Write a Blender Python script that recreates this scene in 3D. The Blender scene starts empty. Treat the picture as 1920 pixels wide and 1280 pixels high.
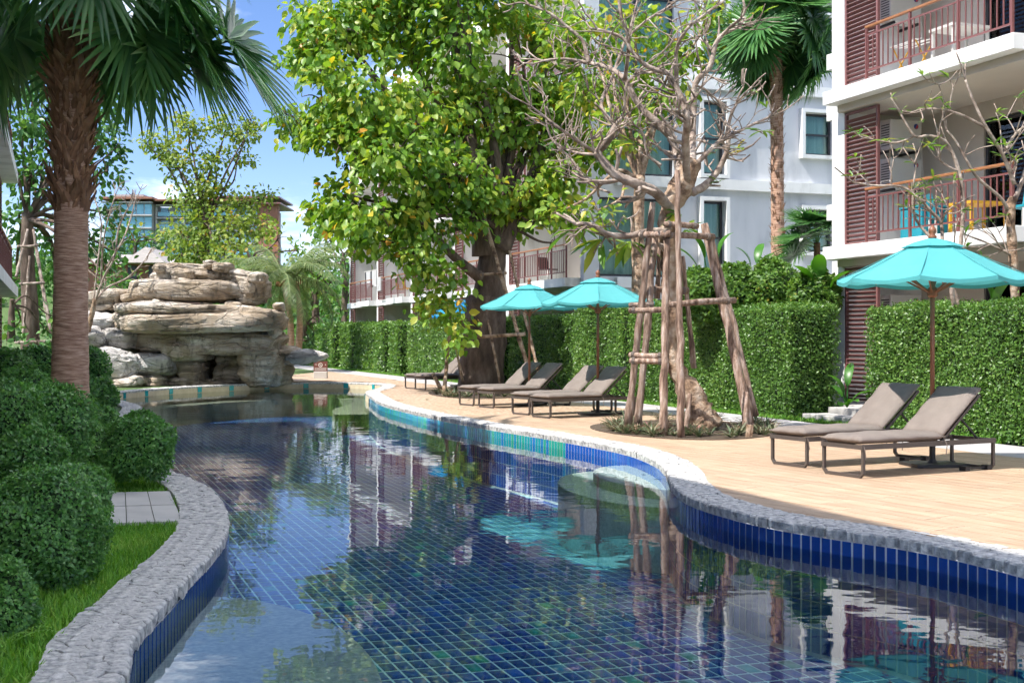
import bpy, bmesh, math, random
import numpy as np
from mathutils import Vector, Matrix
from mathutils.geometry import tessellate_polygon

SC = bpy.context.scene
COL = SC.collection
R = math.radians
rng = np.random.default_rng(7)
random.seed(7)

# ------------------------------------------------------------------ camera
F = 2400.0          # focal length in photograph pixels (1920 wide)
EYE = 1.5           # eye height above the pool deck (deck = z 0)
HOR = 632.0         # horizon row in the photograph
cam = bpy.data.cameras.new("camera")
cam.sensor_width = 36.0
cam.lens = 36.0 * F / 1920.0
cam.clip_end = 3000.0
cam.shift_y = -(640.0 - HOR) / 1920.0
camo = bpy.data.objects.new("camera", cam)
camo.location = (0, 0, EYE)
camo.rotation_euler = (R(90), 0, 0)
COL.objects.link(camo)
SC.camera = camo

# ------------------------------------------------------------------ sky and sun
SUN_EL = 55.0
SUN_H = (-math.cos(R(30)), -math.sin(R(30)))      # horizontal direction towards the sun
SKY_STRENGTH = 0.15
SUN_STRENGTH = 2.0
CLOUD_OFFSET = (7.5, 5.5, 5.5)
world = bpy.data.worlds.new("World")
SC.world = world
world.use_nodes = True
wn = world.node_tree.nodes
wl = world.node_tree.links
wn.clear()
w_out = wn.new("ShaderNodeOutputWorld")
w_bg = wn.new("ShaderNodeBackground")
w_sky = wn.new("ShaderNodeTexSky")
w_sky.sky_type = 'NISHITA'
w_sky.sun_disc = False
w_sky.sun_elevation = R(SUN_EL)
w_sky.sun_rotation = math.atan2(SUN_H[0], SUN_H[1])
w_sky.air_density = 0.75
w_sky.dust_density = 0.1
w_sky.ozone_density = 3.0
w_tc = wn.new("ShaderNodeTexCoord")
w_sep = wn.new("ShaderNodeSeparateXYZ")
wl.new(w_tc.outputs["Generated"], w_sep.inputs[0])
def wmath(op, a, b=None):
    n = wn.new("ShaderNodeMath"); n.operation = op
    for i, s in enumerate((a, b)):
        if s is None: continue
        if isinstance(s, (int, float)): n.inputs[i].default_value = s
        else: wl.new(s, n.inputs[i])
    return n.outputs[0]
zz = wmath('MAXIMUM', w_sep.outputs[2], 0.0)
den = wmath('ADD', zz, 0.22)
comb = wn.new("ShaderNodeCombineXYZ")
wl.new(wmath('DIVIDE', w_sep.outputs[0], den), comb.inputs[0])
wl.new(wmath('DIVIDE', w_sep.outputs[1], den), comb.inputs[1])
wl.new(wmath('MULTIPLY', zz, 5.0), comb.inputs[2])
w_noi = wn.new("ShaderNodeTexNoise")
w_noi.inputs["Scale"].default_value = 1.35
w_noi.inputs["Detail"].default_value = 8.0
w_noi.inputs["Roughness"].default_value = 0.56
w_off = wn.new("ShaderNodeVectorMath"); w_off.operation = 'ADD'
w_off.inputs[1].default_value = CLOUD_OFFSET
wl.new(comb.outputs[0], w_off.inputs[0])
wl.new(w_off.outputs[0], w_noi.inputs["Vector"])
w_low = wn.new("ShaderNodeMapRange")          # fair-weather cumulus banked low round the whole horizon
w_low.inputs[1].default_value = 0.03; w_low.inputs[2].default_value = 0.14
w_low.inputs[3].default_value = 0.11; w_low.inputs[4].default_value = 0.0
wl.new(zz, w_low.inputs[0])
w_sum = wmath('ADD', w_noi.outputs[0], w_low.outputs[0])
w_cr = wn.new("ShaderNodeMapRange")
w_cr.interpolation_type = 'SMOOTHSTEP'
w_cr.inputs[1].default_value = 0.52; w_cr.inputs[2].default_value = 0.66
wl.new(w_sum, w_cr.inputs[0])
w_mix = wn.new("ShaderNodeMix"); w_mix.data_type = 'RGBA'
w_hsv = wn.new("ShaderNodeHueSaturation")
w_hsv.inputs["Saturation"].default_value = 1.12
w_hsv.inputs["Value"].default_value = 0.36
wl.new(w_sky.outputs[0], w_hsv.inputs["Color"])
w_wb = wn.new("ShaderNodeMix"); w_wb.data_type = 'RGBA'; w_wb.blend_type = 'MULTIPLY'; w_wb.inputs[0].default_value = 1.0
w_wb.inputs[7].default_value = (1.0, 0.90, 0.97, 1)      # white balance of the blue
wl.new(w_hsv.outputs[0], w_wb.inputs[6])
wl.new(w_wb.outputs[2], w_mix.inputs[6])
w_n2 = wn.new("ShaderNodeTexNoise"); w_n2.inputs["Scale"].default_value = 2.6; w_n2.inputs["Detail"].default_value = 6.0
wl.new(w_off.outputs[0], w_n2.inputs["Vector"])
w_cc = wn.new("ShaderNodeValToRGB")
w_cc.color_ramp.elements[0].position = 0.36; w_cc.color_ramp.elements[0].color = (8.5, 8.7, 9.1, 1)
w_cc.color_ramp.elements[1].position = 0.58; w_cc.color_ramp.elements[1].color = (21.0, 21.0, 21.0, 1)  # clouds over the unseen upper sky, added this bright to fill the shade
wl.new(w_n2.outputs[0], w_cc.inputs[0])
w_T = wmath('POWER', 2.71828, wmath('DIVIDE', -0.25, wmath('ADD', zz, 0.02)))     # air dims low clouds in view, leaving overhead ones bright as added fill
w_air = wn.new("ShaderNodeMix"); w_air.data_type = 'RGBA'
wl.new(w_T, w_air.inputs[0]); w_air.inputs[6].default_value = (1.55, 1.65, 1.85, 1)
wl.new(w_cc.outputs[0], w_air.inputs[7])
wl.new(w_air.outputs[2], w_mix.inputs[7])
wl.new(wmath('MULTIPLY', w_cr.outputs[0], 0.9), w_mix.inputs[0])
wl.new(w_mix.outputs[2], w_bg.inputs[0])
w_bg.inputs[1].default_value = SKY_STRENGTH
wl.new(w_bg.outputs[0], w_out.inputs[0])

sun = bpy.data.lights.new("sun", 'SUN')
sun.energy = SUN_STRENGTH
sun.angle = R(0.55)
sun.color = (1.0, 0.955, 0.895)
suno = bpy.data.objects.new("sun", sun)
sd = Vector((SUN_H[0] * math.cos(R(SUN_EL)), SUN_H[1] * math.cos(R(SUN_EL)), math.sin(R(SUN_EL))))
suno.rotation_euler = sd.to_track_quat('Z', 'Y').to_euler()
suno.location = sd * 60
COL.objects.link(suno)

SC.view_settings.view_transform = 'Standard'
SC.view_settings.look = 'None'
SC.view_settings.exposure = 2.08
SC.view_settings.gamma = 1.0
SC.view_settings.use_curve_mapping = False
SC.render.engine = 'CYCLES'
SC.cycles.use_denoising = True
SC.cycles.use_adaptive_sampling = True
SC.cycles.adaptive_threshold = 0.03
SC.cycles.max_bounces = 6
SC.cycles.diffuse_bounces = 3
SC.cycles.glossy_bounces = 3
SC.cycles.transparent_max_bounces = 12
SC.cycles.caustics_reflective = False
SC.cycles.caustics_refractive = False
SC.cycles.sample_clamp_indirect = 6.0

# ------------------------------------------------------------------ geometry helpers
TH = math.atan2(960 - 104, F)
SN, CS = math.sin(TH), math.cos(TH)
NV = Vector((CS, SN, 0))        # across the site: from the left building to the right one
UV = Vector((-SN, CS, 0))       # along the two facades, away from the camera
ROTZ = TH                       # rotation that takes local x to NV, local y to UV

def AB(a, b, z=0.0):
    return Vector((CS * a - SN * b, SN * a + CS * b, z))
def G(x, y, z=0.0):             # a photograph pixel on the level z
    Y = F * (EYE - z) / (y - HOR)
    return Vector(((x - 960) / F * Y, Y, z))
def P(x, y, Y):                 # a photograph pixel at the distance Y
    return Vector(((x - 960) / F * Y, Y, EYE - (y - HOR) / F * Y))

class MB:
    def __init__(s): s.v = []; s.f = []
    def add(s, vs, fs):
        o = len(s.v); s.v += [tuple(p) for p in vs]; s.f += [tuple(i + o for i in f) for f in fs]
        return s
    def obox(s, c, x, y, z):    # centre and three half axes
        c, x, y, z = Vector(c), Vector(x), Vector(y), Vector(z)
        vs = [c + sx * x + sy * y + sz * z for sz in (-1, 1) for sy in (-1, 1) for sx in (-1, 1)]
        return s.add(vs, [(0, 2, 3, 1), (4, 5, 7, 6), (0, 1, 5, 4), (2, 6, 7, 3), (0, 4, 6, 2), (1, 3, 7, 5)])
    def box(s, x0, x1, y0, y1, z0, z1):
        return s.obox(((x0+x1)/2, (y0+y1)/2, (z0+z1)/2), ((x1-x0)/2, 0, 0), (0, (y1-y0)/2, 0), (0, 0, (z1-z0)/2))
    def abox(s, a0, a1, b0, b1, z0, z1):    # box in site coordinates
        return s.obox(AB((a0+a1)/2, (b0+b1)/2, (z0+z1)/2), NV * ((a1-a0)/2), UV * ((b1-b0)/2), (0, 0, (z1-z0)/2))
    def bar(s, p, q, w, h=None, up=(0, 0, 1)):
        p, q = Vector(p), Vector(q); d = q - p; L = d.length; d.normalize()
        up = Vector(up)
        if abs(d.dot(up)) > 0.98: up = Vector((0, 1, 0))
        x = d.cross(up).normalized(); y = x.cross(d).normalized()
        return s.obox((p + q) / 2, x * (w / 2), d * (L / 2), y * ((h or w) / 2))
    def tube(s, pts, rad, n=8, cap=True, jit=0.0):
        pts = [Vector(p) for p in pts]
        if isinstance(rad, (int, float)): rad = [rad] * len(pts)
        rings = []; ref = None
        for i, p in enumerate(pts):
            d = (pts[min(i+1, len(pts)-1)] - pts[max(i-1, 0)])
            if d.length < 1e-9: d = Vector((0, 0, 1))
            d.normalize()
            if ref is None:
                ref = Vector((1, 0, 0)) if abs(d.x) < 0.8 else Vector((0, 1, 0))
            x = (ref - d * ref.dot(d))
            if x.length < 1e-6: x = d.orthogonal()
            x.normalize(); y = d.cross(x); ref = x
            ring = []
            for k in range(n):
                t = 2 * math.pi * k / n
                rr = rad[i] * (1 + (random.uniform(-jit, jit) if jit else 0))
                ring.append(p + x * math.cos(t) * rr + y * math.sin(t) * rr)
            rings.append(ring)
        o = len(s.v)
        for r_ in rings: s.v += [tuple(p) for p in r_]
        for i in range(len(rings) - 1):
            for k in range(n):
                k2 = (k + 1) % n
                s.f.append((o+i*n+k, o+i*n+k2, o+(i+1)*n+k2, o+(i+1)*n+k))
        if cap:
            s.f.append(tuple(o + k for k in range(n - 1, -1, -1)))
            s.f.append(tuple(o + (len(rings)-1)*n + k for k in range(n)))
        return s
    def prism(s, poly, z0, z1, bottom=False):
        n = len(poly); o = len(s.v)
        s.v += [(p[0], p[1], z1) for p in poly] + [(p[0], p[1], z0) for p in poly]
        tri = tessellate_polygon([[Vector((p[0], p[1], 0)) for p in poly]])
        for t in tri:
            a, b, c = [poly[i] for i in t]
            if (b[0]-a[0])*(c[1]-a[1]) - (b[1]-a[1])*(c[0]-a[0]) < 0: t = (t[0], t[2], t[1])
            s.f.append(tuple(o + i for i in t))
            if bottom: s.f.append(tuple(o + n + i for i in reversed(t)))
        area = sum(poly[i][0]*poly[(i+1) % n][1] - poly[(i+1) % n][0]*poly[i][1] for i in range(n))
        for i in range(n):
            j = (i + 1) % n
            s.f.append((o+i, o+n+i, o+n+j, o+j) if area > 0 else (o+j, o+n+j, o+n+i, o+i))
        return s
    def lathe(s, prof, n=16, c=(0, 0, 0)):      # (radius, z) from the bottom up
        o = len(s.v); c = Vector(c)
        for r_, z in prof:
            for k in range(n):
                t = 2*math.pi*k/n
                s.v.append((c.x + r_*math.cos(t), c.y + r_*math.sin(t), c.z + z))
        for i in range(len(prof) - 1):
            for k in range(n):
                k2 = (k+1) % n
                s.f.append((o+i*n+k, o+i*n+k2, o+(i+1)*n+k2, o+(i+1)*n+k))
        s.f.append(tuple(o+(len(prof)-1)*n+k for k in range(n)))
        s.f.append(tuple(o+k for k in range(n-1, -1, -1)))
        return s
    def mesh(s, name, mat, smooth=False):
        me = bpy.data.meshes.new(name); me.from_pydata(s.v, [], s.f)
        if mat is not None: me.materials.append(mat)
        if smooth: me.polygons.foreach_set("use_smooth", [True] * len(me.polygons))
        me.update()
        return me
    def build(s, name, mat, parent=None, smooth=False, bevel=0.0):
        return inst(name, s.mesh(name, mat, smooth), parent, bevel=bevel)

def inst(name, me, parent=None, loc=(0, 0, 0), rot=(0, 0, 0), scale=None, bevel=0.0, local=False):
    o = bpy.data.objects.new(name, me); COL.objects.link(o)
    o.location = loc; o.rotation_euler = rot
    if scale is not None: o.scale = scale
    if parent is not None:
        o.parent = parent
        if not local: o.matrix_parent_inverse = root_matrix(parent).inverted()
    if bevel:
        m = o.modifiers.new("bevel", 'BEVEL'); m.width = bevel; m.segments = 2; m.limit_method = 'ANGLE'
    return o
def root_matrix(o):
    m = Matrix.LocRotScale(o.location, o.rotation_euler, o.scale)
    if o.parent is not None: m = root_matrix(o.parent) @ o.matrix_parent_inverse @ m
    return m
def tag(o, label=None, cat=None, group=None, kind=None):
    if label: o["label"] = label
    if cat: o["category"] = cat
    if group: o["group"] = group
    if kind: o["kind"] = kind
    return o
def empty(name, loc=(0, 0, 0), rz=0.0):
    o = bpy.data.objects.new(name, None); COL.objects.link(o)
    o.location = loc; o.rotation_euler = (0, 0, rz); o.empty_display_size = 0.2
    return o
KIDS = {}
def kids(o): return [c for c in bpy.data.objects if c.parent == o]
def tree_of(o):
    return (o, [tree_of(c) for c in kids(o)])
def copy_tree(t, parent=None):
    o, ch = t
    c = o.copy(); COL.objects.link(c); c.parent = parent
    for k in ch: copy_tree(k, c)
    return c
def catmull(pts, per=8, closed=False):
    pts = [Vector(p) for p in pts]; n = len(pts); out = []
    for i in range(n if closed else n - 1):
        p0 = pts[(i-1) % n] if closed or i > 0 else pts[0]
        p1 = pts[i]; p2 = pts[(i+1) % n]
        p3 = pts[(i+2) % n] if closed or i + 2 < n else pts[-1]
        for k in range(per):
            t = k / per
            out.append(0.5 * ((2*p1) + (p2-p0)*t + (2*p0-5*p1+4*p2-p3)*t*t + (3*p1-p0-3*p2+p3)*t**3))
    if not closed: out.append(pts[-1])
    return out
def resample(pts, step, closed=False):
    pts = list(pts) + ([pts[0]] if closed else [])
    d = [0.0]
    for i in range(1, len(pts)): d.append(d[-1] + (pts[i] - pts[i-1]).length)
    n = max(2, int(round(d[-1] / step))); out = []; j = 0
    for k in range(n if closed else n + 1):
        s = d[-1] * k / n
        while j < len(d) - 2 and d[j+1] < s: j += 1
        t = (s - d[j]) / max(1e-9, d[j+1] - d[j])
        out.append(pts[j].lerp(pts[j+1], min(1, t)))
    return out

def raw_mesh(name, V, Fc, mat, tint=None, smooth=False):
    """V (n,3), Fc (m,k) arrays -> mesh; tint is one number per vertex kept as an attribute"""
    me = bpy.data.meshes.new(name)
    V = np.asarray(V, dtype=np.float32); Fc = np.asarray(Fc, dtype=np.int32)
    me.vertices.add(len(V)); me.vertices.foreach_set("co", V.ravel())
    k = Fc.shape[1]
    me.loops.add(Fc.size); me.loops.foreach_set("vertex_index", Fc.ravel())
    me.polygons.add(len(Fc))
    me.polygons.foreach_set("loop_start", np.arange(0, Fc.size, k, dtype=np.int32))
    me.polygons.foreach_set("loop_total", np.full(len(Fc), k, dtype=np.int32))
    if smooth: me.polygons.foreach_set("use_smooth", np.ones(len(Fc), dtype=bool))
    if tint is not None:
        at = me.attributes.new("tint", 'FLOAT', 'POINT')
        at.data.foreach_set("value", np.asarray(tint, dtype=np.float32))
    me.materials.append(mat)
    me.update(calc_edges=True)
    return me

# leaf templates: x across, y along, z up; triangles
LEAF_SMALL = (np.array([[0, 0, 0], [.30, .45, .07], [0, 1, 0], [-.30, .45, .07]]),
              np.array([[0, 1, 2], [0, 2, 3]]))
LEAF_ROUND = (np.array([[0, 0, 0], [.27, .28, .07], [.30, .62, .03], [0, 1, -.16], [-.30, .62, .03], [-.27, .28, .07], [0, .48, -.04]]),
              np.array([[0, 1, 6], [1, 2, 6], [2, 3, 6], [3, 4, 6], [4, 5, 6], [5, 0, 6]]))
LEAF_LONG = (np.array([[0, 0, 0], [.10, .35, .03], [.12, .70, -.03], [0, 1, -.16], [-.12, .70, -.03], [-.10, .35, .03], [0, .45, -.02]]),
             np.array([[0, 1, 6], [1, 2, 6], [2, 3, 6], [3, 4, 6], [4, 5, 6], [5, 0, 6]]))
def unit(a):
    return a / np.maximum(np.linalg.norm(a, axis=-1, keepdims=True), 1e-9)
def leaves(name, pos, axis, normal, size, mat, tmpl=LEAF_SMALL, tint=None):
    pos = np.asarray(pos, float); n = len(pos)
    y = unit(np.asarray(axis, float)); z = np.asarray(normal, float)
    z = z - (z * y).sum(1, keepdims=True) * y; z = unit(z); x = np.cross(y, z)
    size = np.broadcast_to(np.asarray(size, float), (n,))
    T, Fc = tmpl
    V = pos[:, None, :] + size[:, None, None] * (T[None, :, 0:1]*x[:, None, :] + T[None, :, 1:2]*y[:, None, :] + T[None, :, 2:3]*z[:, None, :])
    Fa = Fc[None] + (np.arange(n) * len(T))[:, None, None]
    if tint is None: tint = rng.random(n)
    return raw_mesh(name, V.reshape(-1, 3), Fa.reshape(-1, 3), mat, np.repeat(tint, len(T)))
def rand_dirs(n):
    return unit(rng.normal(size=(n, 3)))
def vnoise(p, seed=0, octaves=3):
    """cheap smooth noise of points (n,3) in -1..1"""
    r_ = np.random.default_rng(seed); out = np.zeros(len(p)); amp = 1; tot = 0; fr = 1.0
    for o in range(octaves):
        acc = np.zeros(len(p))
        for k in range(5):
            w = r_.normal(size=3); w = w / np.linalg.norm(w) * fr * r_.uniform(.7, 1.4)
            acc += np.sin(p @ w * 2.2 + r_.uniform(0, 6.28) + 1.3*np.sin(p[:, (k) % 3]*fr*1.1 + k))
        out += amp * acc / 3.2; tot += amp; amp *= 0.5; fr *= 2.1
    return np.clip(out / tot, -1.3, 1.3)

# ------------------------------------------------------------------ materials
MATS = {}
def nodes_of(m):
    m.use_nodes = True; nt = m.node_tree; nt.nodes.clear()
    return nt, nt.nodes, nt.links
def ramp(nt, fac, stops):
    n = nt.nodes.new("ShaderNodeValToRGB"); e = n.color_ramp.elements
    while len(e) > 1: e.remove(e[-1])
    e[0].position = stops[0][0]; e[0].color = (*stops[0][1], 1)
    for p, c in stops[1:]:
        k = e.new(p); k.color = (*c, 1)
    nt.links.new(fac, n.inputs[0]); return n.outputs[0]
def noise(nt, scale, detail=4, rough=.55, coord="Object", stretch=None, dist=0.0):
    tc = nt.nodes.new("ShaderNodeTexCoord"); src = tc.outputs[coord]
    if stretch is not None:
        mp = nt.nodes.new("ShaderNodeMapping"); mp.inputs["Scale"].default_value = stretch
        if len(stretch) == 3: pass
        nt.links.new(src, mp.inputs[0]); src = mp.outputs[0]
    n = nt.nodes.new("ShaderNodeTexNoise"); n.inputs["Scale"].default_value = scale
    n.inputs["Detail"].default_value = detail; n.inputs["Roughness"].default_value = rough
    n.inputs["Distortion"].default_value = dist
    nt.links.new(src, n.inputs["Vector"]); return n.outputs[0]
def bump(nt, h, strength, dist):
    b = nt.nodes.new("ShaderNodeBump"); b.inputs["Strength"].default_value = strength
    b.inputs["Distance"].default_value = dist; nt.links.new(h, b.inputs["Height"]); return b.outputs[0]
def surf(name, stops, scale=4.0, rough=.7, detail=5, bump_s=0.0, bump_d=.01, bump_scale=None, stretch=None,
         metallic=0.0, spec=.5, coord="Object", rnd=0.0, dist=0.0, rough_var=0.0):
    """noise-coloured principled surface; rnd adds a per-object brightness change"""
    m = bpy.data.materials.new(name); nt, N, L = nodes_of(m)
    out = N.new("ShaderNodeOutputMaterial"); p = N.new("ShaderNodeBsdfPrincipled")
    L.new(p.outputs[0], out.inputs[0])
    fac = noise(nt, scale, detail, coord=coord, stretch=stretch, dist=dist)
    c = ramp(nt, fac, stops)
    if rnd:
        oi = N.new("ShaderNodeObjectInfo"); mr = N.new("ShaderNodeMapRange")
        mr.inputs[3].default_value = 1 - rnd; mr.inputs[4].default_value = 1 + rnd
        L.new(oi.outputs["Random"], mr.inputs[0])
        h = N.new("ShaderNodeHueSaturation"); L.new(mr.outputs[0], h.inputs["Value"]); L.new(c, h.inputs["Color"]); c = h.outputs[0]
    L.new(c, p.inputs["Base Color"])
    p.inputs["Roughness"].default_value = rough; p.inputs["Metallic"].default_value = metallic
    p.inputs["Specular IOR Level"].default_value = spec
    if rough_var:
        mr = N.new("ShaderNodeMapRange"); mr.inputs[3].default_value = rough - rough_var; mr.inputs[4].default_value = rough + rough_var
        L.new(fac, mr.inputs[0]); L.new(mr.outputs[0], p.inputs["Roughness"])
    if bump_s:
        h = noise(nt, bump_scale or scale*4, 6, .6, coord, stretch)
        L.new(bump(nt, h, bump_s, bump_d), p.inputs["Normal"])
    MATS[name] = m
    return m
def leafmat(name, stops, rough=.45, trans=.35, spec=.4, tcol=None):
    m = bpy.data.materials.new(name); nt, N, L = nodes_of(m)
    out = N.new("ShaderNodeOutputMaterial"); p = N.new("ShaderNodeBsdfPrincipled")
    at = N.new("ShaderNodeAttribute"); at.attribute_name = "tint"
    c = ramp(nt, at.outputs["Fac"], stops)
    L.new(c, p.inputs["Base Color"]); p.inputs["Roughness"].default_value = rough
    p.inputs["Specular IOR Level"].default_value = spec
    t = N.new("ShaderNodeBsdfTranslucent")
    h = N.new("ShaderNodeHueSaturation"); h.inputs["Hue"].default_value = .485; h.inputs["Saturation"].default_value = 1.1; h.inputs["Value"].default_value = 1.5
    L.new(c, h.inputs["Color"]); L.new(h.outputs[0], t.inputs["Color"])
    mx = N.new("ShaderNodeMixShader"); mx.inputs[0].default_value = trans
    L.new(p.outputs[0], mx.inputs[1]); L.new(t.outputs[0], mx.inputs[2]); L.new(mx.outputs[0], out.inputs[0])
    MATS[name] = m
    return m
def two(c, k=.85): return [(.3, tuple(x*k for x in c)), (.7, c)]

M_WHITE = surf("white_paint", [(.36, (.62, .615, .59)), (.45, (.76, .76, .74)), (.6, (.81, .81, .79))], 1.6, .6, detail=8, stretch=(1, 1, .35), bump_s=.08, bump_d=.004, bump_scale=60)
M_BEIGE = surf("beige_render", two((.60, .54, .47), .93), 1.5, .75, bump_s=.08, bump_d=.004, bump_scale=60)
M_GREYW = surf("grey_render", [(.36, (.47, .485, .51)), (.46, (.58, .595, .62)), (.6, (.63, .64, .665))], 1.2, .75, detail=8, stretch=(1, 1, .25), bump_s=.1, bump_d=.004, bump_scale=50)
M_BROWN = surf("maroon_metal", two((.235, .105, .10), .88), 3, .42, spec=.4, rnd=.08)
M_RAIL = surf("maroon_rail", two((.20, .075, .07), .9), 3, .4, spec=.4)
M_HANDR = surf("orange_wood", [(.3, (.26, .10, .035)), (.7, (.38, .16, .06))], 6, .45, stretch=(1, 1, 8))
M_FRAME = surf("dark_frame", two((.035, .035, .04), .8), 4, .4)
M_CURT = surf("green_curtain", [(.35, (.40, .60, .55)), (.65, (.60, .78, .73))], 10, .8, stretch=(1, 1, .02), detail=2)
M_CONC = surf("pale_concrete", [(.3, (.40, .39, .37)), (.7, (.52, .50, .47))], 2.0, .85, bump_s=.2, bump_d=.006, bump_scale=40, rnd=.06)
M_PATH = surf("path_concrete", [(.3, (.36, .34, .33)), (.7, (.47, .45, .44))], 1.2, .85, bump_s=.2, bump_d=.006, bump_scale=50)
M_DECK = surf("deck_tile", [(.34, (.33, .215, .14)), (.5, (.455, .32, .215)), (.66, (.55, .42, .31))], 2.2, .5, detail=7, stretch=(.9, 14, 4), bump_s=.12, bump_d=.003, bump_scale=8, rnd=.10, spec=.35, rough_var=.1)
M_GROUT = surf("deck_grout", two((.30, .22, .15)), 3, .9)
M_STONE = surf("coping_stone", [(.33, (.24, .24, .235)), (.43, (.40, .395, .38)), (.53, (.54, .525, .50)), (.66, (.67, .65, .61))], 17, .9, detail=12, bump_s=1.0, bump_d=.022, bump_scale=34, rnd=.05)
M_MORTAR = surf("coping_mortar", [(.35, (.30, .295, .28)), (.65, (.50, .48, .45))], 10, .95, bump_s=.6, bump_d=.01, bump_scale=60)
M_PEBBLE = surf("pebble_plaster", [(.35, (.42, .42, .40)), (.65, (.66, .65, .61))], 26, .85, detail=6, bump_s=.4, bump_d=.006, bump_scale=50)
M_LEDGE = surf("ledge_plaster", [(.35, (.20, .24, .27)), (.65, (.36, .40, .42))], 26, .85, detail=6, bump_s=.4, bump_d=.006, bump_scale=50)
M_BEACH = surf("beige_plaster", [(.3, (.50, .41, .28)), (.7, (.62, .53, .38))], 5, .8, detail=6, bump_s=.3, bump_d=.006, bump_scale=50)
M_SAND = surf("soil", [(.3, (.05, .035, .022)), (.7, (.10, .07, .045))], 9, .95, bump_s=.6, bump_d=.02, bump_scale=40)
M_LAWN = surf("lawn_ground", [(.3, (.045, .085, .018)), (.7, (.08, .14, .03))], 3, .9, bump_s=.6, bump_d=.02, bump_scale=90)
M_ROCK = None
def tilemat(name, cols, rough=.12, spec=.5):
    m = bpy.data.materials.new(name); nt, N, L = nodes_of(m)
    out = N.new("ShaderNodeOutputMaterial"); p = N.new("ShaderNodeBsdfPrincipled"); L.new(p.outputs[0], out.inputs[0])
    at = N.new("ShaderNodeAttribute"); at.attribute_name = "tint"
    c = ramp(nt, at.outputs["Fac"], cols)
    n = noise(nt, 30, 3)
    mr = N.new("ShaderNodeMapRange"); mr.inputs[3].default_value = .85; mr.inputs[4].default_value = 1.15; L.new(n, mr.inputs[0])
    h = N.new("ShaderNodeHueSaturation"); L.new(c, h.inputs["Color"]); L.new(mr.outputs[0], h.inputs["Value"])
    L.new(h.outputs[0], p.inputs["Base Color"]); p.inputs["Roughness"].default_value = rough; p.inputs["Specular IOR Level"].default_value = spec
    L.new(bump(nt, noise(nt, 14, 2), .12, .004), p.inputs["Normal"])
    MATS[name] = m; return m
TILE_STOPS = [(0.0, (.010, .04, .16)), (.2, (.012, .055, .24)), (.40, (.015, .08, .40)), (.5, (.018, .15, .46)), (.6, (.015, .26, .38)), (.75, (.02, .32, .33)), (.9, (.03, .32, .20)), (1.0, (.04, .42, .46))]
FLOOR_STOPS = [(0.0, (.008, .055, .24)), (.2, (.010, .08, .35)), (.40, (.012, .12, .52)), (.5, (.015, .16, .48)), (.6, (.015, .27, .38)), (.75, (.02, .34, .36)), (.9, (.03, .32, .24)), (1.0, (.05, .46, .50))]
M_TILE = tilemat("glazed_tile", TILE_STOPS)
M_FTILE = tilemat("floor_glazed_tile", FLOOR_STOPS, .5, .08)
M_TGROUT = surf("tile_grout", two((.52, .80, .83), .94), 6, .8)
M_TGROUT2 = surf("tile_grout_pale", two((.66, .68, .66), .9), 6, .8)

M_BARK = surf("bark_dark", [(.3, (.045, .03, .022)), (.5, (.11, .075, .055)), (.75, (.21, .16, .125))], 5, .95, detail=8, stretch=(1, 1, .3), bump_s=1.0, bump_d=.05, bump_scale=9)
M_BARK2 = surf("bark_pale", [(.35, (.16, .115, .09)), (.5, (.30, .235, .19)), (.66, (.46, .385, .325))], 6, .9, detail=9, bump_s=.8, bump_d=.03, bump_scale=14)
M_BARK3 = surf("bark_gnarled", [(.35, (.10, .06, .038)), (.46, (.27, .175, .11)), (.56, (.37, .265, .185)), (.68, (.50, .40, .31))], 6, .92, detail=10, bump_s=1.0, bump_d=.06, bump_scale=9)
M_POLE = surf("stripped_pole", [(.34, (.085, .05, .035)), (.46, (.25, .165, .12)), (.56, (.36, .26, .205)), (.68, (.50, .41, .35))], 5, .9, detail=10, stretch=(3, 3, .5), bump_s=1.0, bump_d=.04, bump_scale=9, rnd=.2)
M_PALMT = surf("palm_trunk", [(.34, (.26, .14, .09)), (.5, (.44, .26, .175)), (.66, (.60, .40, .29))], 5, .85, detail=7, stretch=(1, 1, 9), bump_s=.7, bump_d=.02, bump_scale=5)
M_BOOT = surf("palm_boot", [(.25, (.12, .055, .03)), (.5, (.27, .14, .075)), (.8, (.42, .25, .15))], 5, .85, detail=7, bump_s=.6, bump_d=.015, bump_scale=16, rnd=.25)
M_HEDGE = leafmat("hedge_leaf", [(0, (.05, .125, .025)), (.5, (.105, .225, .04)), (.85, (.18, .32, .065)), (1, (.30, .42, .12))], .38, .32, .5)
M_BALL = leafmat("box_leaf", [(0, (.05, .15, .035)), (.5, (.10, .27, .055)), (.85, (.18, .38, .085)), (1, (.28, .46, .13))], .36, .35, .6)
M_BIGL = leafmat("big_leaf", [(0, (.06, .16, .025)), (.35, (.14, .28, .035)), (.65, (.27, .40, .06)), (.9, (.36, .40, .06)), (.96, (.55, .45, .05)), (1, (.55, .26, .04))], .40, .42)
M_LIGHTL = leafmat("light_leaf", [(0, (.10, .18, .03)), (.5, (.20, .29, .05)), (.85, (.33, .37, .07)), (1, (.45, .28, .06))], .5, .4)
M_DARKL = leafmat("dark_leaf", [(0, (.03, .10, .025)), (.5, (.06, .17, .035)), (.9, (.12, .26, .05)), (1, (.20, .33, .07))], .4, .3)
M_MIDL = leafmat("mid_leaf", [(0, (.05, .12, .022)), (.5, (.10, .21, .035)), (.9, (.19, .31, .055)), (1, (.38, .34, .07))], .45, .35)
M_PALML = leafmat("palm_leaf", [(0, (.04, .12, .04)), (.5, (.085, .22, .065)), (.85, (.17, .33, .10)), (1, (.34, .44, .20))], .33, .38, .6)
M_COCOL = leafmat("coconut_leaf", [(0, (.06, .11, .03)), (.5, (.12, .18, .06)), (.9, (.22, .27, .11)), (1, (.32, .28, .12))], .4, .35)
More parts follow.
